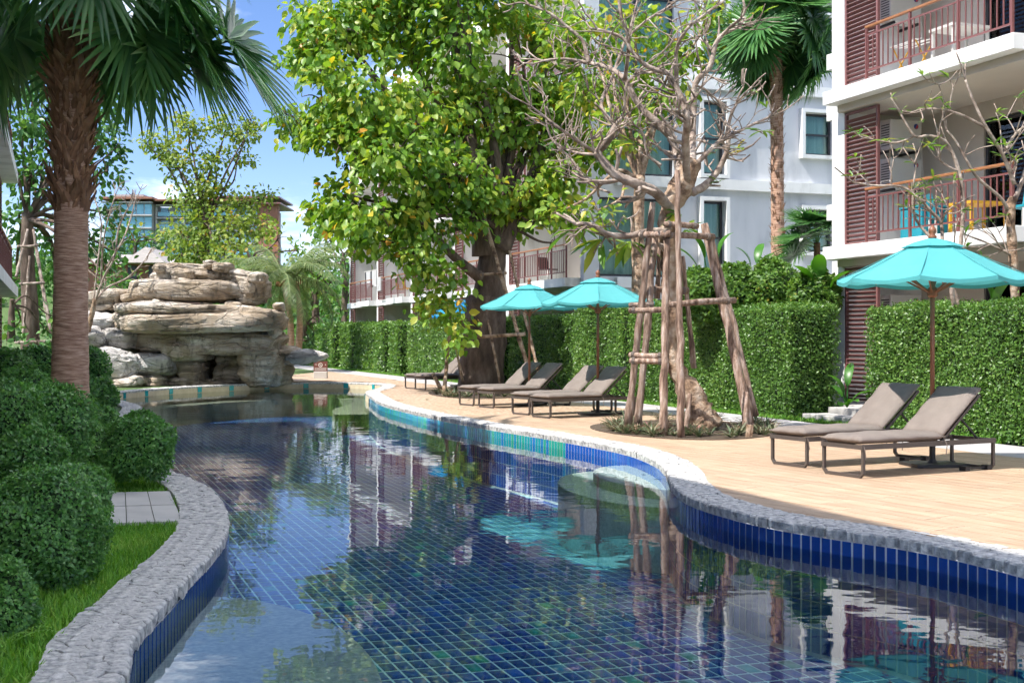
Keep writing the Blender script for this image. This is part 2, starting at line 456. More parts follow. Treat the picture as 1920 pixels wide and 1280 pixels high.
M_PLUML = leafmat("plumeria_leaf", [(0, (.05, .15, .02)), (.5, (.10, .24, .03)), (.85, (.20, .32, .05)), (1, (.42, .33, .05))], .35, .4)
M_BANANA = leafmat("banana_leaf", [(0, (.03, .13, .015)), (1, (.08, .24, .03))], .35, .35)
M_ROSE = leafmat("rosette_leaf", [(0, (.05, .09, .04)), (.4, (.12, .16, .08)), (.7, (.26, .25, .16)), (1, (.24, .10, .09))], .5, .2)
M_GRASS = leafmat("grass_blade", [(0, (.07, .21, .022)), (.6, (.15, .36, .04)), (1, (.30, .46, .09))], .5, .3)
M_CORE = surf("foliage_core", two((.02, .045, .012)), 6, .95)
M_TAUPE = surf("taupe_fabric", [(.3, (.16, .13, .112)), (.7, (.20, .165, .142))], 5, .85, detail=8, bump_s=.55, bump_d=.018, bump_scale=7)
M_LFRAME = surf("bronze_metal", two((.085, .07, .062), .85), 5, .45, spec=.5)
M_BLACK = surf("black_metal", two((.022, .022, .024), .8), 5, .5)
M_UPOLE = surf("stained_wood", [(.3, (.17, .06, .028)), (.7, (.27, .105, .05))], 5, .45, stretch=(4, 4, .5))
def fabric(name, c):
    m = bpy.data.materials.new(name); nt, N, L = nodes_of(m)
    out = N.new("ShaderNodeOutputMaterial"); d = N.new("ShaderNodeBsdfPrincipled"); t = N.new("ShaderNodeBsdfTranslucent")
    mx = N.new("ShaderNodeMixShader"); mx.inputs[0].default_value = .32
    cc = ramp(nt, noise(nt, 2.5, 4), [(.3, tuple(x*.92 for x in c)), (.7, c)])
    L.new(cc, d.inputs["Base Color"]); L.new(cc, t.inputs["Color"]); d.inputs["Roughness"].default_value = .8
    L.new(bump(nt, noise(nt, 6, 3), .15, .01), d.inputs["Normal"])
    L.new(d.outputs[0], mx.inputs[1]); L.new(t.outputs[0], mx.inputs[2]); L.new(mx.outputs[0], out.inputs[0]); MATS[name] = m
    return m
M_TURQ = fabric("turquoise_canvas", (.10, .46, .48))
M_BLUEC = fabric("blue_canvas", (.02, .30, .58))
M_CLOTH = fabric("white_cloth", (.70, .70, .70))
M_AC = surf("ac_casing", two((.62, .60, .56), .95), 3, .5)
M_TEAL = surf("teal_plastic", two((.02, .26, .33), .9), 4, .4)
M_YELLOW = surf("yellow_wood", two((.62, .33, .03), .9), 4, .5)
M_LOGOB = surf("logo_blue", two((.03, .06, .25), .95), 4, .5)
M_LOGOR = surf("logo_red", two((.55, .05, .06), .95), 4, .5)
M_SIGN = surf("sign_brown", two((.16, .055, .04), .9), 6, .6)
M_SIGNW = surf("sign_white", two((.70, .68, .62), .95), 6, .6)
M_ROOF = surf("roof_grey", [(.3, (.30, .27, .25)), (.7, (.42, .38, .35))], 3, .85, stretch=(1, 6, 6))
M_TERRA = surf("terracotta_paint", two((.30, .13, .085), .85), 1.5, .75)
M_FARW = surf("hotel_render", two((.50, .48, .48), .9), 1.0, .8)
def glassmat(name, tint, refl=.5):
    m = bpy.data.materials.new(name); nt, N, L = nodes_of(m)
    out = N.new("ShaderNodeOutputMaterial"); p = N.new("ShaderNodeBsdfPrincipled"); L.new(p.outputs[0], out.inputs[0])
    p.inputs["Base Color"].default_value = (*tint, 1); p.inputs["Roughness"].default_value = .04; p.inputs["Specular IOR Level"].default_value = .8
    L.new(bump(nt, noise(nt, .8, 2), .05, .02), p.inputs["Normal"])
    MATS[name] = m; return m
M_GLASS = glassmat("dark_glass", (.03, .06, .065))
M_FGLASS = glassmat("blue_glass", (.16, .40, .50))
def clearglass(name, tint):
    m = bpy.data.materials.new(name); nt, N, L = nodes_of(m)
    out = N.new("ShaderNodeOutputMaterial"); g = N.new("ShaderNodeBsdfGlossy"); g.inputs["Roughness"].default_value = .02
    t = N.new("ShaderNodeBsdfTransparent"); t.inputs[0].default_value = (*tint, 1)
    fr = N.new("ShaderNodeFresnel"); fr.inputs[0].default_value = 1.5
    mx = N.new("ShaderNodeMixShader"); L.new(fr.outputs[0], mx.inputs[0]); L.new(t.outputs[0], mx.inputs[1]); L.new(g.outputs[0], mx.inputs[2]); L.new(mx.outputs[0], out.inputs[0])
    MATS[name] = m; return m
M_PANE = clearglass("clear_pane", (.84, .93, .91))
def watermat():
    m = bpy.data.materials.new("pool_water"); nt, N, L = nodes_of(m)
    out = N.new("ShaderNodeOutputMaterial"); g = N.new("ShaderNodeBsdfGlossy"); g.inputs["Roughness"].default_value = .0
    t = N.new("ShaderNodeBsdfTransparent"); t.inputs[0].default_value = (.80, .95, .98, 1)
    h1 = noise(nt, 1.1, 3, .5, stretch=(1, 1.3, 1)); h2 = noise(nt, 4.5, 2, .5)
    ad = N.new("ShaderNodeMath"); ad.operation = 'MULTIPLY_ADD'; ad.inputs[1].default_value = .22
    L.new(h2, ad.inputs[0]); L.new(h1, ad.inputs[2])
    b = bump(nt, ad.outputs[0], .16, .022)
    fr = N.new("ShaderNodeFresnel"); fr.inputs[0].default_value = 1.45
    L.new(b, g.inputs["Normal"]); L.new(b, fr.inputs["Normal"])
    fm = N.new("ShaderNodeMath"); fm.operation = 'MULTIPLY'; fm.inputs[1].default_value = 1.0; L.new(fr.outputs[0], fm.inputs[0])
    mx = N.new("ShaderNodeMixShader"); L.new(fm.outputs[0], mx.inputs[0]); L.new(t.outputs[0], mx.inputs[1]); L.new(g.outputs[0], mx.inputs[2]); L.new(mx.outputs[0], out.inputs[0])
    MATS["pool_water"] = m; return m
M_WATER = watermat()
def rockmat(name="sandstone", k=1.0, grey=0.0):
    m = bpy.data.materials.new(name); nt, N, L = nodes_of(m)
    out = N.new("ShaderNodeOutputMaterial"); p = N.new("ShaderNodeBsdfPrincipled"); L.new(p.outputs[0], out.inputs[0])
    f1 = noise(nt, .9, 7, .6, stretch=(.45, .45, 1.7), dist=.6)
    c1 = ramp(nt, f1, [(.34, (.13, .10, .075)), (.45, (.33, .26, .185)), (.54, (.46, .385, .30)), (.66, (.60, .565, .51))])
    f2 = noise(nt, 1.7, 6, .65, stretch=(1.6, 1.6, .35))
    c2 = ramp(nt, f2, [(.45, (0, 0, 0)), (.58, (1, 1, 1))])
    mx = N.new("ShaderNodeMix"); mx.data_type = 'RGBA'; mx.inputs[7].default_value = (.30, .205, .10, 1)
    ml = N.new("ShaderNodeMath"); ml.operation = 'MULTIPLY'; ml.inputs[1].default_value = .5; L.new(c2, ml.inputs[0])
    L.new(ml.outputs[0], mx.inputs[0]); L.new(c1, mx.inputs[6])
    f3 = noise(nt, 2.3, 6, .7, stretch=(1.5, 1.5, .5)); c3 = ramp(nt, f3, [(.53, (0, 0, 0)), (.64, (1, 1, 1))])
    m2 = N.new("ShaderNodeMix"); m2.data_type = 'RGBA'; m2.inputs[7].default_value = (.085, .075, .055, 1)
    ml2 = N.new("ShaderNodeMath"); ml2.operation = 'MULTIPLY'; ml2.inputs[1].default_value = .65; L.new(c3, ml2.inputs[0])
    L.new(ml2.outputs[0], m2.inputs[0]); L.new(mx.outputs[2], m2.inputs[6])
    hs = N.new("ShaderNodeHueSaturation"); hs.inputs["Saturation"].default_value = 1 - grey; hs.inputs["Value"].default_value = k
    L.new(m2.outputs[2], hs.inputs["Color"])
    L.new(hs.outputs[0], p.inputs["Base Color"]); p.inputs["Roughness"].default_value = .9
    h = noise(nt, 3.2, 9, .68, stretch=(.5, .5, 2.6))
    tcv = N.new("ShaderNodeTexCoord"); mpv = N.new("ShaderNodeMapping"); mpv.inputs["Scale"].default_value = (.8, .8, 2.0); L.new(tcv.outputs["Object"], mpv.inputs[0])
    nv = N.new("ShaderNodeTexNoise"); nv.inputs["Scale"].default_value = 1.4; nv.inputs["Detail"].default_value = 5; L.new(mpv.outputs[0], nv.inputs["Vector"])
    av = N.new("ShaderNodeVectorMath"); av.operation = 'MULTIPLY_ADD'; av.inputs[1].default_value = (1.1, 1.1, 1.1); L.new(nv.outputs["Color"], av.inputs[0]); L.new(mpv.outputs[0], av.inputs[2])
    vo = N.new("ShaderNodeTexVoronoi"); vo.feature = 'DISTANCE_TO_EDGE'; vo.inputs["Scale"].default_value = 1.1; L.new(av.outputs[0], vo.inputs["Vector"])
    cr = N.new("ShaderNodeMapRange"); cr.inputs[1].default_value = 0.0; cr.inputs[2].default_value = .05; L.new(vo.outputs["Distance"], cr.inputs[0])
    sm = N.new("ShaderNodeMath"); sm.operation = 'MULTIPLY_ADD'; sm.inputs[1].default_value = .35; L.new(cr.outputs[0], sm.inputs[0]); L.new(h, sm.inputs[2]); h = sm.outputs[0]
    L.new(bump(nt, h, 1.0, .25), p.inputs["Normal"])
    MATS[name] = m; return m
M_ROCK = rockmat(k=1.35, grey=.15)
M_ROCKG = rockmat("grey_boulder", 1.5, .75)
# ================================================================== THE SETTING
WATER = -0.20
FLOOR = -1.05
# pool outline (inner top edge of the coping), anticlockwise: right bank going away, far wall, left bank coming back
right_px = [(1912, 1057), (1710, 1012), (1560, 990), (1435, 970), (1335, 945), (1282, 925), (1258, 903), (1249, 882),
            (1228, 862), (1180, 843), (1110, 828), (1010, 811), (920, 797), (830, 781), (760, 766), (716, 754), (697, 743)]
left_px = [(262, 772), (320, 880), (352, 892), (395, 914), (420, 943), (428, 970), (425, 995), (400, 1033), (360, 1073), (320, 1118), (280, 1158), (250, 1195), (225, 1280)]
pr = [Vector((4.6, 3.4, 0)), Vector((4.15, 5.6, 0))] + [G(x, y) for x, y in right_px] + [Vector((-4.05, 35.5, 0)), Vector((-3.95, 38.2, 0))]
pf = [Vector((-4.3, 41.2, 0)), Vector((-6.0, 42.6, 0)), Vector((-8.0, 41.6, 0)), Vector((-9.5, 39.6, 0)), Vector((-10.4, 37.2, 0)), Vector((-10.7, 34.2, 0)), Vector((-9.6, 31.2, 0)), Vector((-8.2, 28.2, 0))]
pl = [G(262, 772)] + [Vector((-6.6, 22.2, 0)), Vector((-5.3, 18.0, 0))] + [G(x, y) for x, y in left_px[1:]] + [Vector((-1.62, 4.2, 0)), Vector((-1.5, 3.4, 0))]
OUT = resample(catmull(pr + pf + pl, 10, closed=False), 0.10)
n_right = None
OUTC = OUT + resample([OUT[-1], OUT[0]], 0.1)[1:-1]          # closed outline
NO = len(OUTC)
def loop_normals(pts):
    n = len(pts); out = []
    for i in range(n):
        d = pts[(i+1) % n] - pts[i-1]; d.z = 0; d.normalize()
        out.append(Vector((d.y, -d.x, 0)))                    # outward for an anticlockwise loop
    return out
ON = loop_normals(OUTC)
# smooth the normals so that offsets do not fold
for _ in range(3):
    ON = [(ON[i-1] + ON[i] * 2 + ON[(i+1) % NO]).normalized() for i in range(NO)]
def offset(d, z=0.0):
    return [Vector((p.x + q.x * d, p.y + q.y * d, z)) for p, q in zip(OUTC, ON)]
COPW = 0.40
def clip_poly(poly, planes):
    """concave polygon clipped by half planes (point, normal): keep (p-point).normal <= 0"""
    for pt, nm in planes:
        out = []
        for i in range(len(poly)):
            a, b = poly[i-1], poly[i]
            da = (a[0]-pt[0])*nm[0] + (a[1]-pt[1])*nm[1]; db = (b[0]-pt[0])*nm[0] + (b[1]-pt[1])*nm[1]
            if (da <= 0) != (db <= 0):
                t = da / (da - db); out.append((a[0]+(b[0]-a[0])*t, a[1]+(b[1]-a[1])*t))
            if db <= 0: out.append((b[0], b[1]))
        poly = out
        if len(poly) < 3: return []
    return poly
def poly_area(p):
    return 0.5 * sum(p[i-1][0]*p[i][1] - p[i][0]*p[i-1][1] for i in range(len(p)))
def inside(p, poly):
    c = False
    for i in range(len(poly)):
        a, b = poly[i-1], poly[i]
        if (a[1] > p[1]) != (b[1] > p[1]) and p[0] < (b[0]-a[0])*(p[1]-a[1])/(b[1]-a[1])+a[0]: c = not c
    return c
POOL2 = [(p.x, p.y) for p in OUTC]
POOL_LOW = [(p.x, p.y) for p in OUTC[::4]]
POOL_WIDE = [(p.x, p.y) for p in offset(COPW)[::3]]

# ---- ground: one sheet to the horizon with the pool cut out
hole = [Vector((p.x, p.y, 0)) for p in offset(COPW * .6)[::2]]
big = [Vector((-1500, -400, 0)), Vector((1500, -400, 0)), Vector((1500, 2200, 0)), Vector((-1500, 2200, 0))]
tri = tessellate_polygon([big, hole])
allp = big + hole
mb = MB(); mb.v = [(p.x, p.y, -0.05) for p in allp]
for t in tri:
    a, b, c = [allp[i] for i in t]
    mb.f.append(tuple(t) if (b.x-a.x)*(c.y-a.y)-(b.y-a.y)*(c.x-a.x) > 0 else (t[0], t[2], t[1]))
tag(mb.build("ground", M_LAWN), "green lawn ground around the winding pool", kind="structure")

# ---- pool shell
pool = empty("pool", (0, 20, -1.0)); tag(pool, "winding swimming pool lined with blue glazed tiles", "pool", kind="structure")
mb = MB(); o0 = offset(0.006)
for z in (-0.085, FLOOR): mb.v += [(p.x, p.y, z) for p in o0]
for i in range(NO):
    j = (i+1) % NO; mb.f.append((i, j, NO+j, NO+i))
mb.build("pool_wall", M_TGROUT2, pool)
fl = MB(); fp = [(p.x, p.y) for p in offset(0.05)[::2]]
tr = tessellate_polygon([[Vector((x, y, 0)) for x, y in fp]])
fl.v = [(x, y, FLOOR) for x, y in fp]; 
for t in tr:
    a, b, c = [fp[i] for i in t]
    fl.f.append(tuple(t) if (b[0]-a[0])*(c[1]-a[1])-(b[1]-a[1])*(c[0]-a[0]) > 0 else (t[0], t[2], t[1]))
fl.build("pool_floor", M_TGROUT, pool)
# floor tiles, 0.115 x 0.225 m on the site's axes
TW, TL, GAP, GAPL = 0.124, 0.244, 0.020, 0.036
cand = []
POOLA = np.array(POOL_LOW)
def inside_np(px, py, poly):
    c = np.zeros(len(px), bool); n = len(poly)
    for i in range(n):
        ax, ay = poly[i-1]; bx, by = poly[i]
        m = (ay > py) != (by > py)
        with np.errstate(divide='ignore', invalid='ignore'):
            x = (bx-ax)*(py-ay)/(by-ay)+ax
        c ^= m & (px < x)
    return c
ia = np.arange(-40, 90); ib = np.arange(8, 200)
A_, B_ = np.meshgrid((ia + .5) * TW, (ib + .5) * TL, indexing='ij')
A_, B_ = A_.ravel(), B_.ravel()
Xc = CS * A_ - SN * B_; Yc = SN * A_ + CS * B_
ok = inside_np(Xc, Yc, POOLA) & (np.abs(Xc) < .42 * Yc + .6) & (Yc > 5)
A_, B_, Xc, Yc = A_[ok], B_[ok], Xc[ok], Yc[ok]
ntile = len(A_)
tr_ = rng.random(ntile)
big_n = .5 + .5 * vnoise(np.stack([A_*.5, B_*.35, A_*0], 1), 5, 2)
tint = np.where(tr_ < .86, .02 + .20 * rng.random(ntile), np.where(tr_ < .955, .24 + .18 * rng.random(ntile), .5 + .48 * rng.random(ntile)))
tint = np.where(tr_ < .5, tint * (.6 + .8*big_n), tint)
vis = np.argsort(Yc)                                 # nearest first
vis_in = [i for i in vis if abs(Xc[i]) < .37 * Yc[i] and Yc[i] > 6.2]
near300 = set(vis_in[:300])
def tile_mesh(name, idx):
    w, l, h = TW/2 - GAP/2, TL/2 - GAPL/2, .003
    T = np.array([[-w, -l, h], [w, -l, h], [w, l, h], [-w, l, h], [-w, -l, 0], [w, -l, 0], [w, l, 0], [-w, l, 0]])
    Fq = np.array([[0, 1, 2, 3], [0, 4, 5, 1], [1, 5, 6, 2], [2, 6, 7, 3], [3, 7, 4, 0]])
    idx = np.asarray(idx); n = len(idx)
    W = np.stack([CS*T[:, 0]-SN*T[:, 1], SN*T[:, 0]+CS*T[:, 1], T[:, 2]], 1)
    V = W[None] + np.stack([Xc[idx], Yc[idx], np.full(n, FLOOR + .002)], 1)[:, None, :]
    Fa = Fq[None] + (np.arange(n)*8)[:, None, None]
    return raw_mesh(name, V.reshape(-1, 3), Fa.reshape(-1, 4), M_FTILE, np.repeat(tint[idx], 8))
o = inst("floor_tiles", tile_mesh("floor_tiles", [i for i in range(ntile) if i not in near300]), pool); o["kind"] = "stuff"
BUCK = {}
for i in near300:
    k = int(tint[i] * 20)
    if k not in BUCK:
        w, l, h = TW/2 - GAP/2, TL/2 - GAPL/2, .003
        T = [[-w, -l, h], [w, -l, h], [w, l, h], [-w, l, h], [-w, -l, 0], [w, -l, 0], [w, l, 0], [-w, l, 0]]
        BUCK[k] = raw_mesh("floor_tile", T, [[0, 1, 2, 3], [0, 4, 5, 1], [1, 5, 6, 2], [2, 6, 7, 3], [3, 7, 4, 0]], M_FTILE, [tint[i]]*8)
    inst("floor_tile", BUCK[k], pool, (Xc[i], Yc[i], FLOOR + .002), (0, 0, ROTZ))
# waterline tiles: one upright row all along the wall
seg = [(i, OUTC[i], ON[i]) for i in range(NO)]
I_R = min(range(NO), key=lambda k: (OUTC[k] - Vector((-3.95, 38.2, 0))).length)
def wl_tint(i, p):
    if i > I_R or p.y > 37:
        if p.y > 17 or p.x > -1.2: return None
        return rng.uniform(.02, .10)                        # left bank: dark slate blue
    if p.y < 15.0: return rng.uniform(.20, .30)             # navy
    if p.y < 19.2: return rng.uniform(.40, .47)             # royal blue
    if p.y < 29: return rng.choice([rng.uniform(.62, .76), rng.uniform(.62, .72), rng.uniform(.8, .93), rng.uniform(.52, .6)])
    return rng.uniform(.52, .66)
WT = []
for i, p, q in seg:
    t = wl_tint(i, p)
    if t is None or p.y < 5.0: continue
    WT.append((p, q, float(t)))
WT.sort(key=lambda r_: r_[0].y)
wt_b = {}
def wmesh(k, t):
    if k not in wt_b:
        w = .1/2 - .011
        mb_ = MB().box(-w, w, -.008, .0, -.31, 0.0)
        me = mb_.mesh("waterline_tile", M_TILE)
        at = me.attributes.new("tint", 'FLOAT', 'POINT'); at.data.foreach_set("value", [t]*len(me.vertices))
        wt_b[k] = me
    return wt_b[k]
wrest = []
cnt = 0
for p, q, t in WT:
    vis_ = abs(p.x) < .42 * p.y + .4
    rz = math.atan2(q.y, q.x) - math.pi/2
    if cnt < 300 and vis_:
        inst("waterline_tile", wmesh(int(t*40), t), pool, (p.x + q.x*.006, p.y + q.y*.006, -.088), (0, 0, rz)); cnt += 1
    else: wrest.append((p, q, rz, t))
V = []; Fa = []; TT = []
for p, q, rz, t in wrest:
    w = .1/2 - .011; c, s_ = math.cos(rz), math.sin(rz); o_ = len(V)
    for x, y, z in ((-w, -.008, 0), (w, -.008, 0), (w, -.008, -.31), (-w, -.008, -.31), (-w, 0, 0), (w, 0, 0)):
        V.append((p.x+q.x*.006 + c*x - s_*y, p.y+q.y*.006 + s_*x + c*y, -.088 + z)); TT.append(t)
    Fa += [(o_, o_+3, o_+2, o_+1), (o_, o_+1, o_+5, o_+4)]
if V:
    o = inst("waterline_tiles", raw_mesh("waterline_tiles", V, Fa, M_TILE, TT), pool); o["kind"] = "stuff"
# submerged rows of wall tiles below the waterline row
V = []; Fa = []; TT = []
for i, p, q in seg:
    if p.y > 37.5 or p.y < 4: continue
    rz = math.atan2(q.y, q.x) - math.pi/2; c, s_ = math.cos(rz), math.sin(rz); w = .1/2 - .008
    for z0 in (-.405, -.610, -.815):
        o_ = len(V); t = float(rng.uniform(.02, .22) if rng.random() < .9 else rng.uniform(.3, .7))
        for x, z in ((-w, 0), (w, 0), (w, -.195), (-w, -.195)):
            V.append((p.x + q.x*.001 + c*x, p.y + q.y*.001 + s_*x, z0 + z)); TT.append(t)
        Fa.append((o_, o_+3, o_+2, o_+1))
o = inst("wall_tiles", raw_mesh("wall_tiles", V, Fa, M_FTILE, TT), pool); o["kind"] = "stuff"
# far wall: beige plaster band with small teal markers, submerged beige shelf
far_i = [i for i in range(NO) if OUTC[i].y > 33.2]
mb = MB(); k0, k1 = far_i[0], far_i[-1]
fw = [OUTC[i] - ON[i]*.02 for i in range(k0, k1+1)]
for z in (-.06, FLOOR + .1): mb.v += [(p.x, p.y, z) for p in fw]
nfw = len(fw)
mb.f = [(i, nfw+i, nfw+i+1, i+1) for i in range(nfw-1)]
mb.build("far_wall_plaster", M_BEACH, pool)
for d, z in ((.9, -.5),):
    mb = MB(); a = [OUTC[i] - ON[i]*.03 for i in range(k0, k1+1, 4)]; b = [OUTC[i] - ON[i]*d for i in range(k0, k1+1, 4)]
    n = len(a)
    mb.v = [(p.x, p.y, z) for p in a] + [(p.x, p.y, z) for p in b] + [(p.x, p.y, FLOOR) for p in b]
    for i in range(n-1):
        mb.f.append((i, n+i, n+i+1, i+1)); mb.f.append((n+i, 2*n+i, 2*n+i+1, n+i+1))
    mb.build("far_shelf", M_BEACH, pool)
mk = MB().box(-.09, .09, -.012, 0, -.16, 0).mesh("marker_tile", M_TILE)
at = mk.attributes.new("tint", 'FLOAT', 'POINT'); at.data.foreach_set("value", [.72]*len(mk.vertices))
for i in range(k0 + 14, k1, 14):
    p, q = OUTC[i] - ON[i]*.022, ON[i]
    inst("marker_tile", mk, pool, (p.x, p.y, -.03), (0, 0, math.atan2(q.y, q.x) - math.pi/2))
# round ledges
def ledge(name, c, ra, rb, rot, z, mat):
    mb_ = MB(); poly = []
    for k in range(56):
        t = 2*math.pi*k/56; x, y = ra*math.cos(t), rb*math.sin(t)
        poly.append((c[0] + x*math.cos(rot) - y*math.sin(rot), c[1] + x*math.sin(rot) + y*math.cos(rot)))
    mb_.prism(poly, FLOOR + .01, z)
    ob = mb_.build(name, mat, pool, bevel=.03)
    return ob
ledge("round_step", (1.72, 15.75), .66, 1.4, R(10), WATER - .012, M_PEBBLE)
ledge("round_step", (1.60, 15.65), .98, 1.95, R(10), WATER - .13, M_PEBBLE)
ledge("shallow_ledge", (-2.05, 6.3), 1.42, 2.75, R(6), WATER - .12, M_LEDGE)

# ---- water
wp = [(p.x, p.y) for p in offset(0.008)[::2]]
mb = MB(); mb.v = [(x, y, WATER) for x, y in wp]
for t in tessellate_polygon([[Vector((x, y, 0)) for x, y in wp]]):
    a, b, c = [wp[i] for i in t]
    mb.f.append(tuple(t) if (b[0]-a[0])*(c[1]-a[1])-(b[1]-a[1])*(c[0]-a[0]) > 0 else (t[0], t[2], t[1]))
tag(mb.build("water", M_WATER), "still clear pool water with faint ripples", kind="structure")

# ---- coping of rough stone pieces
coping = empty("coping", (0, 20, 0)); tag(coping, "rough grey stone coping round the pool edge", "coping", kind="structure")
mb = MB(); ins = offset(.02, -.014); ots = offset(COPW - .015, -.014); insb = offset(.02, -.082)
mb.v = [tuple(p) for p in ins] + [tuple(p) for p in ots] + [tuple(p) for p in insb] + [(p.x, p.y, -.12) for p in ots]
for i in range(NO):
    j = (i+1) % NO
    mb.f += [(i, NO+i, NO+j, j), (2*NO+i, i, j, 2*NO+j), (NO+i, 3*NO+i, 3*NO+j, NO+j)]
mb.build("mortar_bed", M_MORTAR, coping)
def at_s(s):                      # point and normal at the arc length s along the closed outline
    f = (s / .1) % NO; i = int(f); t = f - i; j = (i+1) % NO
    return OUTC[i].lerp(OUTC[j], t), ON[i].lerp(ON[j], t).normalized()
# irregular pieces: cells of scattered points in (arc length, width) space, longer across the coping
total = NO * .1
sites = []
gs, gw = .105, .100
for k in range(int(total/gs)):
    for r_ in range(4):
        sites.append(((k + .5 + rng.uniform(-.48, .48) + (.5 if r_ % 2 else 0))*gs, (r_ + .5 + rng.uniform(-.42, .42))*gw))
sites.sort()
SA = np.array(sites)
def cell(k):
    s, w = SA[k]
    near = np.where((np.abs(SA[:, 0] - s) < .34))[0]
    poly = [(s-.3, 0.0), (s+.3, 0.0), (s+.3, COPW), (s-.3, COPW)]
    pl2 = []
    for m in near:
        if m == k: continue
        d = SA[m] - SA[k]; mid = (SA[m] + SA[k])/2
        pl2.append((tuple(mid), tuple(d), float(d @ d)))
    pl2.sort(key=lambda t: t[2])
    return clip_poly(poly, [(a, b) for a, b, c in pl2[:14]])
def piece_geo(k):
    pp = cell(k)
    if len(pp) < 3 or abs(poly_area(pp)) < .0006: return None
    if poly_area(pp) < 0: pp = pp[::-1]
    cs, cw = np.mean(pp, axis=0)
    v = []
    for i in range(len(pp)):                                  # break long edges so that they can be ragged
        a, b = np.array(pp[i-1]), np.array(pp[i]); L = np.linalg.norm(b-a)
        if L < .006: continue
        nrm = np.array((-(b-a)[1], (b-a)[0]))/L
        for t in ((0, .5) if L > .045 else (0,)):
            q = a + (b-a)*t; front = q[1] < .002
            if t: q = q + nrm*rng.uniform(-.008, .008)*(0 if front else 1)
            v.append((q[0], q[1], front))
    if len(v) < 3: return None
    g = .001; h = rng.normal(0, .0022); ts, tw = rng.normal(0, .035, 2)
    def pt(s, w, z):
        p, q = at_s(s); return (p.x + q.x*w, p.y + q.y*w, z)
    m = len(v); rim, top, low = [], [], []
    for s, w, front in v:
        ds, dw = cs - s, cw - w; L = math.hypot(ds, dw) + 1e-6
        s1, w1 = s + ds/L*g, w + dw/L*g
        z = h + ts*(s-cs) + tw*(w-cw)
        if front: w1 = rng.uniform(-.012, .012)
        rim.append(pt(s1, w1, z - rng.uniform(.0005, .0035) - (.012 if front else 0)))
        f = .12 if not front else .22
        top.append(pt(s1 + ds*f, w1 + dw*f, z + rng.uniform(-.002, .003)))
        low.append(pt(s1, w1 + (rng.uniform(-.004, .016) if front else 0), -.085 if front else -.04))
    zc = h + rng.uniform(-.002, .006)
    vs = rim + top + low + [pt(cs + rng.uniform(-.01, .01), cw + rng.uniform(-.01, .01), zc)]
    fs = []
    for i in range(m):
        j = (i+1) % m
        fs += [(m+i, m+j, 3*m), (i, j, m+j, m+i), (2*m+i, 2*m+j, j, i)]
    return vs, fs, float(cs)
def fix_up(vs, fs):
    a, b, c = [Vector(vs[i]) for i in fs[0]]
    return fs if (b-a).cross(c-a).z > 0 else [tuple(reversed(f)) for f in fs]
pl_ = []
for k in range(len(SA)):
    p, q = at_s(float(SA[k, 0]))
    vis_ = abs(p.x) < .415 * p.y + .3 and p.y > 5.2
    pl_.append((p.y if vis_ else 1e3 + p.y, k))
pl_.sort()
rest = MB(); cnt = 0
for key, k in pl_:
    r_ = piece_geo(k)
    if r_ is None: continue
    vs, fs, cs = r_; fs = fix_up(vs, fs)
    if cnt < 300:
        p, q = at_s(cs); c = Vector((p.x, p.y, 0)); mm = MB().add([Vector(v) - c for v in vs], fs)
        inst("coping_stone", mm.mesh("coping_stone", M_STONE), coping, c); cnt += 1
    else: rest.add(vs, fs)
o = rest.build("coping_stones", M_STONE, coping); o["kind"] = "stuff"

# ---- deck of wood-look planks
deck = empty("deck", (4, 16, 0)); tag(deck, "sunlit tan plank deck between pool and hedge", "deck", kind="structure")
ro = offset(COPW - .012)
ir = [i for i in range(NO) if OUTC[i].x > -4.4 and not (OUTC[i].x < -1.2 and OUTC[i].y < 30) and OUTC[i].y > 3.45]
i0 = min(ir); i1 = max(i for i in ir if OUTC[i].y < 42 and OUTC[i].x > -4.35 and i < NO*.5)
DECK_A = 11.3
edge = [(ro[i].x, ro[i].y) for i in range(i0, i1+1, 2)]
pE = AB(DECK_A, 56); pS = AB(DECK_A, -1)
DECKP = edge + [(-4.6, 42.8), (-6.4, 44.2), (-8.2, 43.3), (-9.4, 46.0), (pE.x, pE.y), (pS.x, pS.y), (edge[0][0], -4)]
if poly_area(DECKP) < 0: DECKP = DECKP[::-1]
mb = MB().prism(DECKP, -.12, -.012)
mb.build("deck_bed", M_GROUT, deck)
PD = R(30); dv = (-math.sin(PD), math.cos(PD)); du = (math.cos(PD), math.sin(PD))
PW, PLEN, PG = .20, 1.2, .007
pk = []
for iu in range(-60, 120):
    off = rng.uniform(0, PLEN)
    for iv in range(-12, 50):
        cu = (iu + .5) * PW; cv = iv * PLEN + off
        cx, cy = du[0]*cu + dv[0]*cv, du[1]*cu + dv[1]*cv
        if cy < 5 or cy > 62 or abs(cx) > .44 * cy + 1.2: continue
        pk.append((cy, cx, cu, cv))
pk.sort()
restd = MB(); nplank = 0
